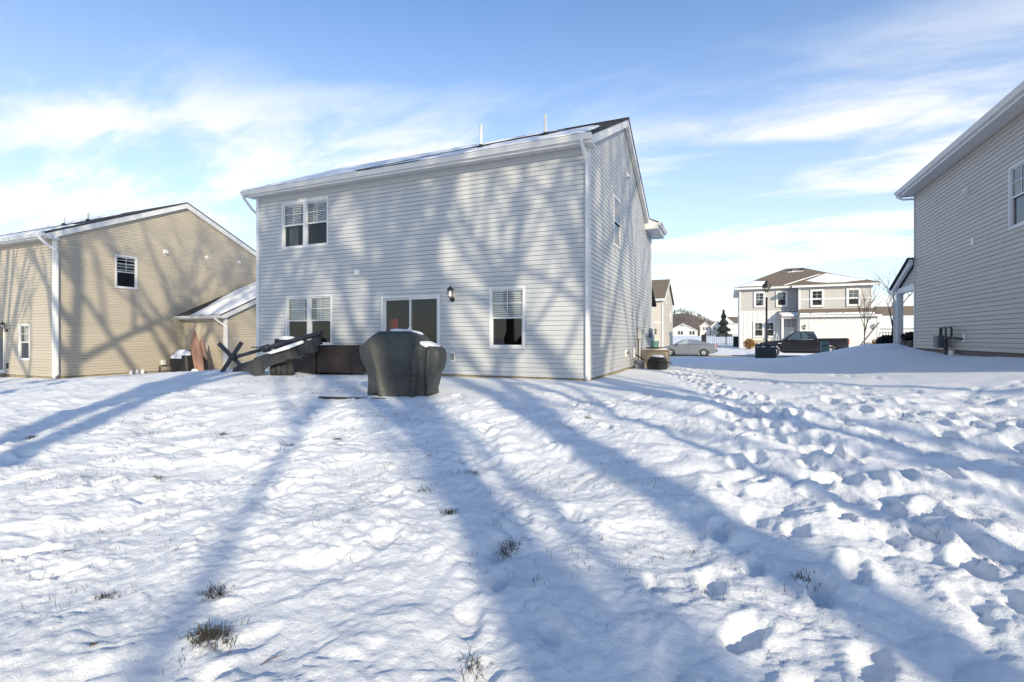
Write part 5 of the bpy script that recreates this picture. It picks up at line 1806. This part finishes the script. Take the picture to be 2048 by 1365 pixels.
def simple_house(label, x0, x1, y0, y1, z0, h, rise, axis, wall, roofm, wins=(), ov=.35, snow=None, group=None):
    """gabled block; axis 'x': ridge along X (eaves face us), 'y': gable faces us"""
    t = thing('house', label, 'house', ((x0 + x1) / 2, (y0 + y1) / 2, z0), group)
    zt = z0 + h
    if axis == 'y':
        m = (x0 + x1) / 2
        MB().extrude([(x0, y0, z0 - 1), (x1, y0, z0 - 1), (x1, y0, zt), (m, y0, zt + rise), (x0, y0, zt)], (0, y1 - y0, 0)).build('wall', wall, t)
        k = rise / (m - x0)
        r1 = roof_slab(t, [(x0 - ov, y0 - ov, zt - k * ov + .06), (m, y0 - ov, zt + rise + .06), (m, y1 + ov, zt + rise + .06), (x0 - ov, y1 + ov, zt - k * ov + .06)], .1, roofm)
        r2 = roof_slab(t, [(m, y0 - ov, zt + rise + .06), (x1 + ov, y0 - ov, zt - k * ov + .06), (x1 + ov, y1 + ov, zt - k * ov + .06), (m, y1 + ov, zt + rise + .06)], .1, roofm)
        for (xa, sg) in ((x0 - ov, 1), (x1 + ov, -1)):
            MB().extrude([(xa, y0 - ov - .03, zt - k * ov - .05), (m, y0 - ov - .03, zt + rise - .05), (m, y0 - ov - .03, zt + rise - .32), (xa, y0 - ov - .03, zt - k * ov - .32)], (0, .04, 0)).build('rake_board', TRIM, t)
    else:
        m = (y0 + y1) / 2
        MB().extrude([(x0, y0, z0 - 1), (x0, y1, z0 - 1), (x0, y1, zt), (x0, m, zt + rise), (x0, y0, zt)], (x1 - x0, 0, 0)).build('wall', wall, t)
        k = rise / (m - y0)
        r1 = roof_slab(t, [(x0 - .2, y0 - ov, zt - k * ov + .06), (x1 + .2, y0 - ov, zt - k * ov + .06), (x1 + .2, m, zt + rise + .06), (x0 - .2, m, zt + rise + .06)], .1, roofm)
        r2 = roof_slab(t, [(x0 - .2, m, zt + rise + .06), (x1 + .2, m, zt + rise + .06), (x1 + .2, y1 + ov, zt - k * ov + .06), (x0 - .2, y1 + ov, zt - k * ov + .06)], .1, roofm)
        MB().box((x0 - .2, y0 - ov - .04, zt - k * ov - .2), (x1 + .2, y0 - ov, zt - k * ov + .02)).build('fascia', TRIM, t)
        for (ya, yb) in ((y0 - ov, m), (y1 + ov, m)):
            MB().extrude([(x1 + .2, ya, zt - k * ov - .05), (x1 + .2, yb, zt + rise - .05), (x1 + .2, yb, zt + rise - .34), (x1 + .2, ya, zt - k * ov - .34)], (.04, 0, 0)).build('rake_board', TRIM, t)
    for (a, b, c, d) in wins:
        f = MB().box((a - .12, y0 - .06, c - .12), (b + .12, y0 - .002, d + .12)).build('window', TRIM, t)
        MB().box((a, y0 - .075, c), (b, y0 - .061, d)).build('pane', DARKPANE, f)
    return t, r1, r2


bh, br1, br2 = simple_house('beige gabled house between the grey house corner and the silver sedan', -15.5, -6.45, 56, 66.5, -.35, 5.75, 2.5, 'x', BEIGE, SHINGLE_BR, wins=[(-8.6, -7.9, 3.4, 4.9)])
MB().box((-6.57, 55.9, -.6), (-6.41, 56.06, 5.3)).build('corner_trim', TRIM, bh)
MB().box((-12, 55.94, 2.55), (-6.6, 55.99, 2.75)).build('belt_trim', TRIM, bh)
MB().box((-8.2, 55.93, -.3), (-7.6, 55.99, 2.2)).build('front_door', TRIM, bh)
for (y, z) in ((57.5, 5.3), (59.0, 4.9), (62, 3.6)):
    MB().box((-6.44, y, z), (-6.36, y + .25, z + .25)).build('wall_vent', VENTM, bh)
MB().box((-6.44, 63.3, 2.9), (-6.38, 64.2, 4.3)).build('window', TRIM, bh)
lantern(wallM(0, 56, 'S'), -7.2, 1.7, 'small dark lantern on the beige house beyond the air conditioner', 1.5)

fz_ = 1.9
hA, a1, a2 = simple_house('white single storey house with a broad snowy gable below the wooded hill', -21.5, -11.2, 209, 222, fz_, 2.4, 2.6, 'y', WHITE_F, SHINGLE_BR, wins=[(-18.3, -17.5, fz_ + .5, fz_ + 1.9), (-17.2, -16.4, fz_ + .5, fz_ + 1.9), (-13.9, -13.1, fz_ + .5, fz_ + 1.9), (-12.8, -12.0, fz_ + .5, fz_ + 1.9), (-21.3, -20.4, fz_ + .2, fz_ + 2.0)])
MB().box((-17.2, 208.6, fz_ + 4.0), (-16.3, 208.68, fz_ + 4.3)).build('gable_vent', DARKPANE, hA)
hB, _, _ = simple_house('small white gabled house just behind the single storey one', -10.3, -6.4, 216, 228, fz_ - .2, 4.4, 1.6, 'y', WHITE_F, SHINGLE_BR, wins=[(-9.1, -8.6, fz_ + 2.4, fz_ + 3.6), (-8.0, -7.5, fz_ + 2.4, fz_ + 3.6)])
hC, _, _ = simple_house('white gabled two storey house left of the evergreen', -6.1, -1.6, 214, 228, fz_ - .4, 4.5, 2.0, 'y', WHITE_F, SHINGLE_BR, wins=[(-5.0, -4.4, fz_ + 2.3, fz_ + 3.5), (-3.2, -2.6, fz_ + 2.3, fz_ + 3.5)])
MB().box((-6.0, 213.4, fz_ + 1.5), (-1.7, 213.98, fz_ + 1.65)).build('awning', SHINGLE_BR, hC)
hD, d1, d2 = simple_house('white house with brown roof beside the grey house across the street', -.9, 8.0, 206, 218, fz_ - .6, 5.4, 2.6, 'x', WHITE_F, SHINGLE_BR, wins=[(4.4, 5.4, fz_ + 3, fz_ + 4.4), (.9, 1.6, fz_ - .1, fz_ + .7)])
roof_snow(d1, (-1.1, 205.6, fz_ + 4.75), (9.3, 0, 0), (0, 6.4, 2.75), 24, 20, lambda U, V: np.minimum(.34 - U - V * .3, V + .02) * 6, .08)
simple_house('far brown roofed house right of the garage corner', 30, 44, 140, 152, 1.0, 3.2, 4.4, 'x', WHITE_F, SHINGLE_BR, wins=[(33, 34, 1.6, 3.0)])
simple_house('low white house with snowy roof behind the black fence on the right', 22, 36, 100, 110, .6, 2.3, 1.9, 'x', WHITE_F, SNOW, wins=[(25.5, 26.4, 1.2, 2.2), (28.5, 29.4, 1.2, 2.2)])


# fences
def fence(label, pts, h, z, step=.6, n_pick=None):
    t = thing('metal_fence', label, 'fence', (pts[0][0], pts[0][1], z(pts[0][0], pts[0][1])))
    me_ = None
    for (a, b) in zip(pts[:-1], pts[1:]):
        ln = math.hypot(b[0] - a[0], b[1] - a[1])
        for zz_ in (.15, h - .12):
            mb = MB(); mb.bar([(a[0], a[1], z(*a) + zz_), (b[0], b[1], z(*b) + zz_)], .04, .05); mb.build('rail', BLACKMETAL, t)
        k = int(ln / step)
        for i in range(k):
            q = (i + .5) / k
            x, y = a[0] + (b[0] - a[0]) * q, a[1] + (b[1] - a[1]) * q
            if me_ is None:
                o = MB().box((-.02, -.02, 0), (.02, .02, h)).build('picket', BLACKMETAL, t)
                me_ = o.data
            else:
                o = bpy.data.objects.new('picket', me_); col.objects.link(o); setparent(o, t)
            o.location = (x, y, z(x, y))
        for p_ in (a, b):
            MB().box((p_[0] - .06, p_[1] - .06, z(*p_)), (p_[0] + .06, p_[1] + .06, z(*p_) + h + .1)).build('post', BLACKMETAL, t)


fence('black metal fence behind the silver sedan beside the grey house', [(-3.0, 78), (-.2, 79), (2.2, 79.5)], 1.6, gz, .28)
fence('black metal fence right of the garage across the street', [(12.4, 60), (16, 61), (21, 62)], 1.35, gz, .25)
o = MB().bevbox((-3.5, 77.2, gz(-3.2, 77.4) - .1), (-2.85, 77.9, gz(-3.2, 77.4) + 1.45), .12).build('dark_bin', RUBBER)
tag(o, 'tall dark bin at the left end of the fence behind the sedan', 'bin')
o = MB().bevbox((.55, 57.0, gz(.8, 57) - .1), (1.05, 57.6, gz(.8, 57) + 1.1), .06).build('dark_bin', RUBBER)
tag(o, 'dark bin against the shaded side wall of the grey house across the street', 'bin')

# ------------------------------------------------------------------ street furniture
lx, ly = 2.1, 32.55
lz = gz(lx, ly)
t = thing('street_lamp', 'tall black lamp post with lantern head on the near side of the street', 'street lamp', (lx, ly, lz))
mb = MB(); mb.lathe([(.11, -.1), (.11, .5), (.075, .6), (.06, .7), (.052, 3.55), (.075, 3.58), (.075, 3.64)], (lx, ly, lz), 14); mb.build('post', BLACKMETAL, t, smooth=True)
hz_ = 3.72
mb = MB()
for i in range(6):
    w = 2 * math.pi * i / 6
    mb.tube([(lx + .06 * math.cos(w), ly + .06 * math.sin(w), hz_ - .08), (lx + .20 * math.cos(w), ly + .20 * math.sin(w), hz_ + .12), (lx + .22 * math.cos(w), ly + .22 * math.sin(w), hz_ + .22)], .012, 5)
mb.build('cage', BLACKMETAL, t)
mb = MB(); mb.lathe([(.06, -.06), (.17, .12), (.18, .2)], (lx, ly, hz_), 12); mb.build('glass_shade', LAMPGLASS, t, smooth=True)
mb = MB(); mb.lathe([(.245, .20), (.24, .24), (.205, .40), (.12, .43), (.11, .5), (.07, .56), (.03, .60)], (lx, ly, hz_), 14); mb.build('cap', BLACKMETAL, t)
GREENB = pbr('cabinet_green', (.012, .022, .022), .5, var=.15)
cz_ = gz(2.0, 31.9)
t = thing('transformer_box', 'low dark green transformer box at the foot of the lamp post', 'utility box', (2.0, 31.9, cz_))
MB().bevbox((1.47, 31.5, cz_ - .25), (2.52, 32.25, .55), .03).build('cabinet', GREENB, t)
MB().box((1.44, 31.47, .555), (2.55, 32.28, .60)).build('lid', GREENB, t)
for (x, w) in ((1.55, .10), (1.75, .22), (2.24, .22)):
    MB().box((x, 31.49, .44), (x + w, 31.499, .50)).build('sticker', LAMPW, t)
pz_ = gz(4.5, 29.2)
t = thing('cable_pedestal', 'small teal cable pedestal in front of the pickup rear wheel', 'utility box', (4.5, 29.2, pz_))
MB().bevbox((4.33, 29.05, pz_ - .1), (4.68, 29.35, .78), .05).build('cabinet', pbr('pedestal_teal', (.10, .17, .16), .55, var=.1), t)
MB().box((4.36, 29.03, .55), (4.65, 29.049, .6)).build('handle', GREENB, t)

# ------------------------------------------------------------------ trees and shrubs
BARK = pbr('bark_grey', (.10, .085, .07), .95, color2=(.17, .145, .12), vscale=9, bump=.7, bscale=20, stretch=(1, 1, .3))


def bare_tree(name, label, base, H_, r0, seed, spread=.55, levels=5, first=.28, cat='tree', group=None, lean=(0, 0), min_r=.006, limbs=7, mat=None):
    rnd = random.Random(seed)
    t = thing(name, label, cat, base, group)
    tr, br = MB(), MB()
    base = Vector(base)

    def grow(p, d, ln, r, lev, mb):
        n = 6 if lev == 0 else 4
        path, rad = [p], [r]
        q, dd = p.copy(), d.copy()
        for i in range(n):
            dd = (dd + Vector((rnd.uniform(-1, 1), rnd.uniform(-1, 1), rnd.uniform(-.3, .6))) * (.05 if lev == 0 else .14)).normalized()
            q = q + dd * ln / n
            path.append(q.copy())
            rad.append(max(min_r * .6, r * (1 - (.62 if lev == 0 else .72) * (i + 1) / n)))
        mb.tube(path, rad, (10, 7, 5, 4, 3, 3)[min(lev, 5)], caps=False)
        if lev >= levels - 1 or r < min_r:
            return
        kids = limbs if lev == 0 else rnd.randint(3, 5)
        for c in range(kids):
            f = rnd.uniform(first if lev == 0 else .25, 1.0) if c < kids - 1 else 1.0
            k = min(int(f * n), n - 1)
            o = path[k].lerp(path[k + 1], f * n - k)
            rr = rad[k] * (.78 if lev == 0 else .68)
            ang = rnd.uniform(0, 2 * math.pi)
            side = Vector((math.cos(ang), math.sin(ang), 0))
            base_d = (path[k + 1] - path[k]).normalized()
            nd = (base_d * (1 - spread * rnd.uniform(.7, 1.2)) + side * spread * rnd.uniform(.7, 1.15) + Vector((0, 0, .18))).normalized()
            grow(o, nd, ln * rnd.uniform(.42, .62), rr, lev + 1, br)

    grow(base - Vector((0, 0, .3)), Vector((lean[0], lean[1], 1)).normalized(), H_ * .72, r0, 0, tr)
    tr.build('trunk', mat or BARK, t, smooth=True)
    br.build('crown', mat or BARK, t, smooth=True)
    return t


SAP = pbr('sapling_bark', (.07, .06, .055), .9, var=.2)
bare_tree('sapling', 'bare staked sapling in front of the garage across the street', (7.1, 33.7, gz(7.1, 33.7)), 3.7, .04, 5, spread=.38, levels=4, first=.35, cat='sapling', limbs=12, min_r=.003, mat=SAP)
o = MB().tube([(6.5, 33.4, gz(6.5, 33.4) - .1), (7.9, 34.1, 1.85)], .035, 8).build('tree_stake', BLACKMETAL)
tag(o, 'dark slanting stake beside the bare sapling by the street', 'stake')
bare_tree('sapling', 'slender bare sapling left of the white porch post', (7.35, 29.3, gz(7.35, 29.3)), 4.4, .06, 8, spread=.5, levels=4, first=.4, cat='sapling', limbs=7, min_r=.004, mat=SAP)


def leaf_cloud(mb, rnd, n, fn, size):
    for _ in range(n):
        p, nrm = fn(rnd)
        a = Vector((rnd.uniform(-1, 1), rnd.uniform(-1, 1), rnd.uniform(-1, 1))).normalized()
        b = a.cross(Vector((rnd.uniform(-1, 1), rnd.uniform(-1, 1), rnd.uniform(-1, 1)))).normalized()
        s = size * rnd.uniform(.6, 1.3)
        mb.add([p + a * s, p - a * s * .5 + b * s * .5, p - a * s * .5 - b * s * .5], [(0, 1, 2)])


def shrub(label, c, r, h, mat, seed, n=900, cat='shrub'):
    t = thing('shrub', label, cat, c)
    mb = MB()
    rnd = random.Random(seed)

    def fn(rn):
        while True:
            v = Vector((rn.uniform(-1, 1), rn.uniform(-1, 1), rn.uniform(-1, 1)))
            if .35 < v.length < 1:
                break
        return Vector(c) + Vector((v.x * r, v.y * r, h * .52 + v.z * h * .5)), v
    leaf_cloud(mb, rnd, n, fn, r * .16)
    mb.build('foliage', mat, t)
    mb = MB()
    for k in range(6):
        a = k * 1.05
        mb.tube([Vector(c) - Vector((0, 0, .1)), Vector(c) + Vector((math.cos(a) * r * .5, math.sin(a) * r * .5, h * .7))], .015, 4)
    mb.build('stems', SAP, t)


GOLD = pbr('shrub_gold', (.30, .16, .03), .8, color2=(.18, .10, .025), vscale=6, rand=0)
EVERG = pbr('shrub_green', (.010, .016, .010), .8, color2=(.02, .026, .016), vscale=6)
shrub('round golden shrub below the front window across the street', (1.9, 52.3, gz(1.9, 52.3)), .52, 1.0, GOLD, 1)
shrub('round golden shrub right of the white garage door', (11.75, 50.8, gz(11.75, 50.8)), .50, .95, GOLD, 2)
shrub('dark evergreen shrub beside the porch of the beige house', (6.35, 26.0, gz(6.35, 26.0) - .08), .42, .58, EVERG, 3, 1800)
shrub('dark evergreen foliage behind the planters on the porch', (6.35, 22.95, .78), .36, .40, EVERG, 4, 900)
# conifer
CON = pbr('conifer_green', (.022, .034, .030), .85, color2=(.045, .06, .052), vscale=4)
t = thing('conifer_tree', 'tall dark evergreen tree among the far white houses', 'tree', (-1.1, 163, 1.2))
mb = MB(); mb.tube([(-1.1, 163, .8), (-1.1, 163, 9)], [.35, .05], 8); mb.build('trunk', BARK, t)
mb = MB()
rnd = random.Random(9)


def fn_c(rn):
    k = rn.random() ** .8
    z = 1.6 + 7.9 * k
    rr = (1 - k) * 2.5 * (0.75 + .35 * math.sin(k * 26)) + .1
    a = rn.uniform(0, 6.28)
    q = rr * math.sqrt(rn.uniform(.2, 1))
    return Vector((-1.1 + q * math.cos(a), 163 + q * math.sin(a), z - q * .25)), None


leaf_cloud(mb, rnd, 5200, fn_c, .30)
mb.build('crown', CON, t)

# wooded hills far behind: ground form and a mass of bare trees on it
HILLM = pbr('hill_brush', (.11, .085, .07), .95, color2=(.17, .14, .12), vscale=.05, bump=.5)
mb = MB()
hx = np.linspace(-420, 520, 95)


def hill_h(x):
    return 6 + 24 * math.exp(-((x + 56) / 30.0) ** 2) + 8 * math.exp(-((x + 10) / 40.0) ** 2) + 17 * math.exp(-((x - 190) / 60.0) ** 2) + 15 * math.exp(-((x + 230) / 90.0) ** 2) + 1.2 * math.sin(x * .13) + .8 * math.sin(x * .31)


vs, fs = [], []
for i, x in enumerate(hx):
    for j in range(8):
        a = j / 7
        vs.append((x, 500 + a * 160, .8 + hill_h(x) * math.sin(a * math.pi * .5)))
for i in range(len(hx) - 1):
    for j in range(7):
        fs.append((i * 8 + j, (i + 1) * 8 + j, (i + 1) * 8 + j + 1, i * 8 + j + 1))
mb.add(vs, fs)
tag(mb.build('hills', HILLM, None, smooth=True), 'brown wooded hills on the horizon', 'hill', kind='structure')
mb = MB()
rnd = random.Random(21)
for k in range(5200):
    x = rnd.uniform(-300, 420)
    a = rnd.random()
    y = 500 + a * 160
    z = .8 + hill_h(x) * math.sin(a * math.pi * .5)
    h_ = rnd.uniform(5, 9.5)
    w_ = rnd.uniform(1.6, 3.6)
    for s in range(7):
        an = rnd.uniform(0, 6.28)
        dx, dy = math.cos(an) * w_ * rnd.uniform(.3, 1) * .5, math.sin(an) * w_ * .5
        zb = z + h_ * rnd.uniform(.0, .45)
        mb.add([(x - .12, y, zb), (x + .12, y, zb), (x + dx, y + dy, zb + h_ * rnd.uniform(.35, .6))], [(0, 1, 2)])
tag(mb.build('far_woods', pbr('woods_grey', (.085, .068, .058), .95, color2=(.15, .125, .115), vscale=.08), None), 'mass of bare trees on the far hills', 'woods', kind='stuff')

# ------------------------------------------------------------------ bare trees behind the camera: they throw the shadows in the picture
UQ, UT = Vector((.766, .643, 0)), Vector((.643, -.766, 0))
SHADE = [(-17.5, 0, 19, .30, 31, .40), (-14.2, -3, 19, .34, 32, .40), (-11.6, -2, 19, .30, 33, .42), (-9.0, 6, 21, .30, 34, .50), (-5.15, 16, 24, .46, 35, .62), (-4.55, 20, 24, .44, 36, .64), (-1.4, 22, 20, .14, 37, .80), (1.05, 17, 24, .38, 38, .52),
         (2.1, 26, 25, .16, 42, .50), (3.1, 20, 24, .38, 39, .42), (4.2, 15, 20, .14, 43, .34), (5.4, 17, 23, .33, 40, .42), (7.0, 24, 24, .18, 44, .40), (8.9, 18, 22, .18, 41, .55)]
ORD = ['leftmost', 'second', 'third', 'fourth', 'fifth', 'sixth', 'seventh', 'eighth', 'ninth', 'tenth', 'eleventh', 'twelfth', 'thirteenth', 'rightmost']
NAMES = [o_ if 'most' in o_ else o_ + ' from the left' for o_ in ORD]
for (q, tt, h_, r_, sd, fb_), nm in zip(SHADE, NAMES):
    p = UQ * q + UT * tt
    bare_tree('bare_tree', nm + ' of the bare trees behind the yard whose shadows cross the snow', (p.x, p.y, gz(p.x, p.y)), h_, r_, sd, spread=.40, levels=5 if q < -6 else 4, first=fb_, limbs=8, min_r=.022, group='bare trees behind the yard', lean=(random.Random(sd).uniform(-.06, .06), random.Random(sd + 1).uniform(-.06, .06)))

# ------------------------------------------------------------------ grass and litter poking through the snow
GRASS = pbr('winter_grass', (.028, .028, .012), .8, color2=(.085, .065, .03), vscale=30)


def blade(mb, rnd, x, y, z, h, w, lean, an=None):
    an = rnd.uniform(0, 6.28) if an is None else an
    dx, dy = math.cos(an), math.sin(an)
    px, py = -dy * w, dx * w
    m = Vector((x + dx * lean * h * .4, y + dy * lean * h * .4, z + h * .6))
    e = Vector((x + dx * lean * h, y + dy * lean * h, z + h * (1 - .35 * lean)))
    mb.add([(x - px, y - py, z - .03), (x + px, y + py, z - .03), (m.x + px * .7, m.y + py * .7, m.z), (m.x - px * .7, m.y - py * .7, m.z), e], [(0, 1, 2, 3), (3, 2, 4)])


mb = MB()
rnd = random.Random(77)
cnt = 0
while cnt < 3400:
    x, y = rnd.uniform(-11, 3.2), rnd.uniform(1.2, 9.5)
    g = float(perlin(np.array([x / 1.3]), np.array([y / 1.3]), 55)[0]) + .35 * float(perlin(np.array([x / .4]), np.array([y / .4]), 56)[0])
    if g < rnd.uniform(-.15, .55):
        continue
    if x > 0 and rnd.random() < .5:
        continue
    cnt += 1
    for k in range(rnd.choice((1, 1, 2, 3, 5))):
        xx, yy = x + rnd.gauss(0, .025), y + rnd.gauss(0, .025)
        blade(mb, rnd, xx, yy, gz(xx, yy), rnd.uniform(.015, .06), rnd.uniform(.0010, .0018), rnd.uniform(.3, 2.0))
tag(mb.build('grass_blades', GRASS, None), 'thin dry grass blades poking through the snow', 'grass', kind='stuff')
TUFTS = [(-2.33, 1.64, .10, 150, 'largest dark grass tuft in the snow near the bottom edge'), (-2.74, 1.95, .10, 60, 'dark grass tuft just above the largest one at bottom left'), (-1.35, 3.05, .10, 70, 'dark grass tuft inside the central tree shadow'),
         (-2.0, 3.36, .08, 45, 'grass tuft beside the edge of the central shadow'), (-2.35, 4.39, .08, 34, 'small grass tuft farther up the central shadow'), (-6.22, 4.54, .08, 40, 'grass tuft in open snow below the fallen umbrella'),
         (-4.96, 4.49, .07, 36, 'greenish grass tuft left of centre in sunlit snow'), (-4.52, 4.84, .08, 34, 'dry grass tuft in sunlit snow below the wicker sofa'), (-9.02, 3.67, .10, 46, 'grass tuft inside the broad shadow at the left edge'),
         (-5.23, 3.13, .08, 24, 'sparse grass tuft in the left sunlit snow'), (-1.84, 6.92, .07, 34, 'small grass tuft in front of the single window'), (0.41, 3.33, .09, 26, 'grass tuft in a footprint on the right'),
         (-2.53, 3.82, .08, 24, 'thin grass tuft between the two central tufts'), (-3.32, 1.69, .06, 34, 'dry brownish tuft near the lower left'), (-1.06, 1.98, .09, 30, 'grass tuft at the bottom edge near the middle')]
for i, (x, y, h, n, lab) in enumerate(TUFTS):
    mb = MB()
    rn = random.Random(100 + i)
    for k in range(int(n * 1.6)):
        xx, yy = x + rn.gauss(0, .026 + .00015 * n), y + rn.gauss(0, .022 + .00015 * n)
        blade(mb, rn, xx, yy, gz(xx, yy), h * rn.uniform(.2, .62), .0022, rn.uniform(.6, 2.4))
    tag(mb.build('grass_tuft', GRASS), lab, 'grass tuft', 'grass tufts in the snow')
LEAF = pbr('dead_leaf', (.10, .05, .03), .8, color2=(.16, .09, .05), vscale=20)
for (x, y, lab) in ((-4.21, 1.91, 'curled brown leaf at the far left of the snow'), (-2.77, 1.36, 'brown leaf near the bottom left corner'), (-3.0, 4.6, 'tiny brown leaf in the middle of the snow')):
    z = gz(x, y)
    o = MB().add([(x - .03, y, z + .004), (x, y - .015, z + .012), (x + .035, y + .005, z + .02), (x + .005, y + .02, z + .006), (x, y, z + .002)], [(0, 1, 4), (1, 2, 4), (2, 3, 4), (3, 0, 4)]).build('dead_leaf', LEAF)
    tag(o, lab, 'leaf', 'dead leaves on the snow')
x, y = -1.93, 1.65
z = gz(x, y)
o = MB().tube([(x - .045, y - .03, z - .01), (x - .01, y - .005, z + .015), (x + .025, y + .015, z + .027), (x + .045, y + .04, z + .037)], [.003, .0025, .002, .001], 6).tube([(x - .002, y, z + .017), (x + .01, y + .03, z + .025)], [.002, .001], 5).build('fallen_twig', LEAF)
tag(o, 'short brown twig sticking out of the snow at the bottom edge', 'twig')
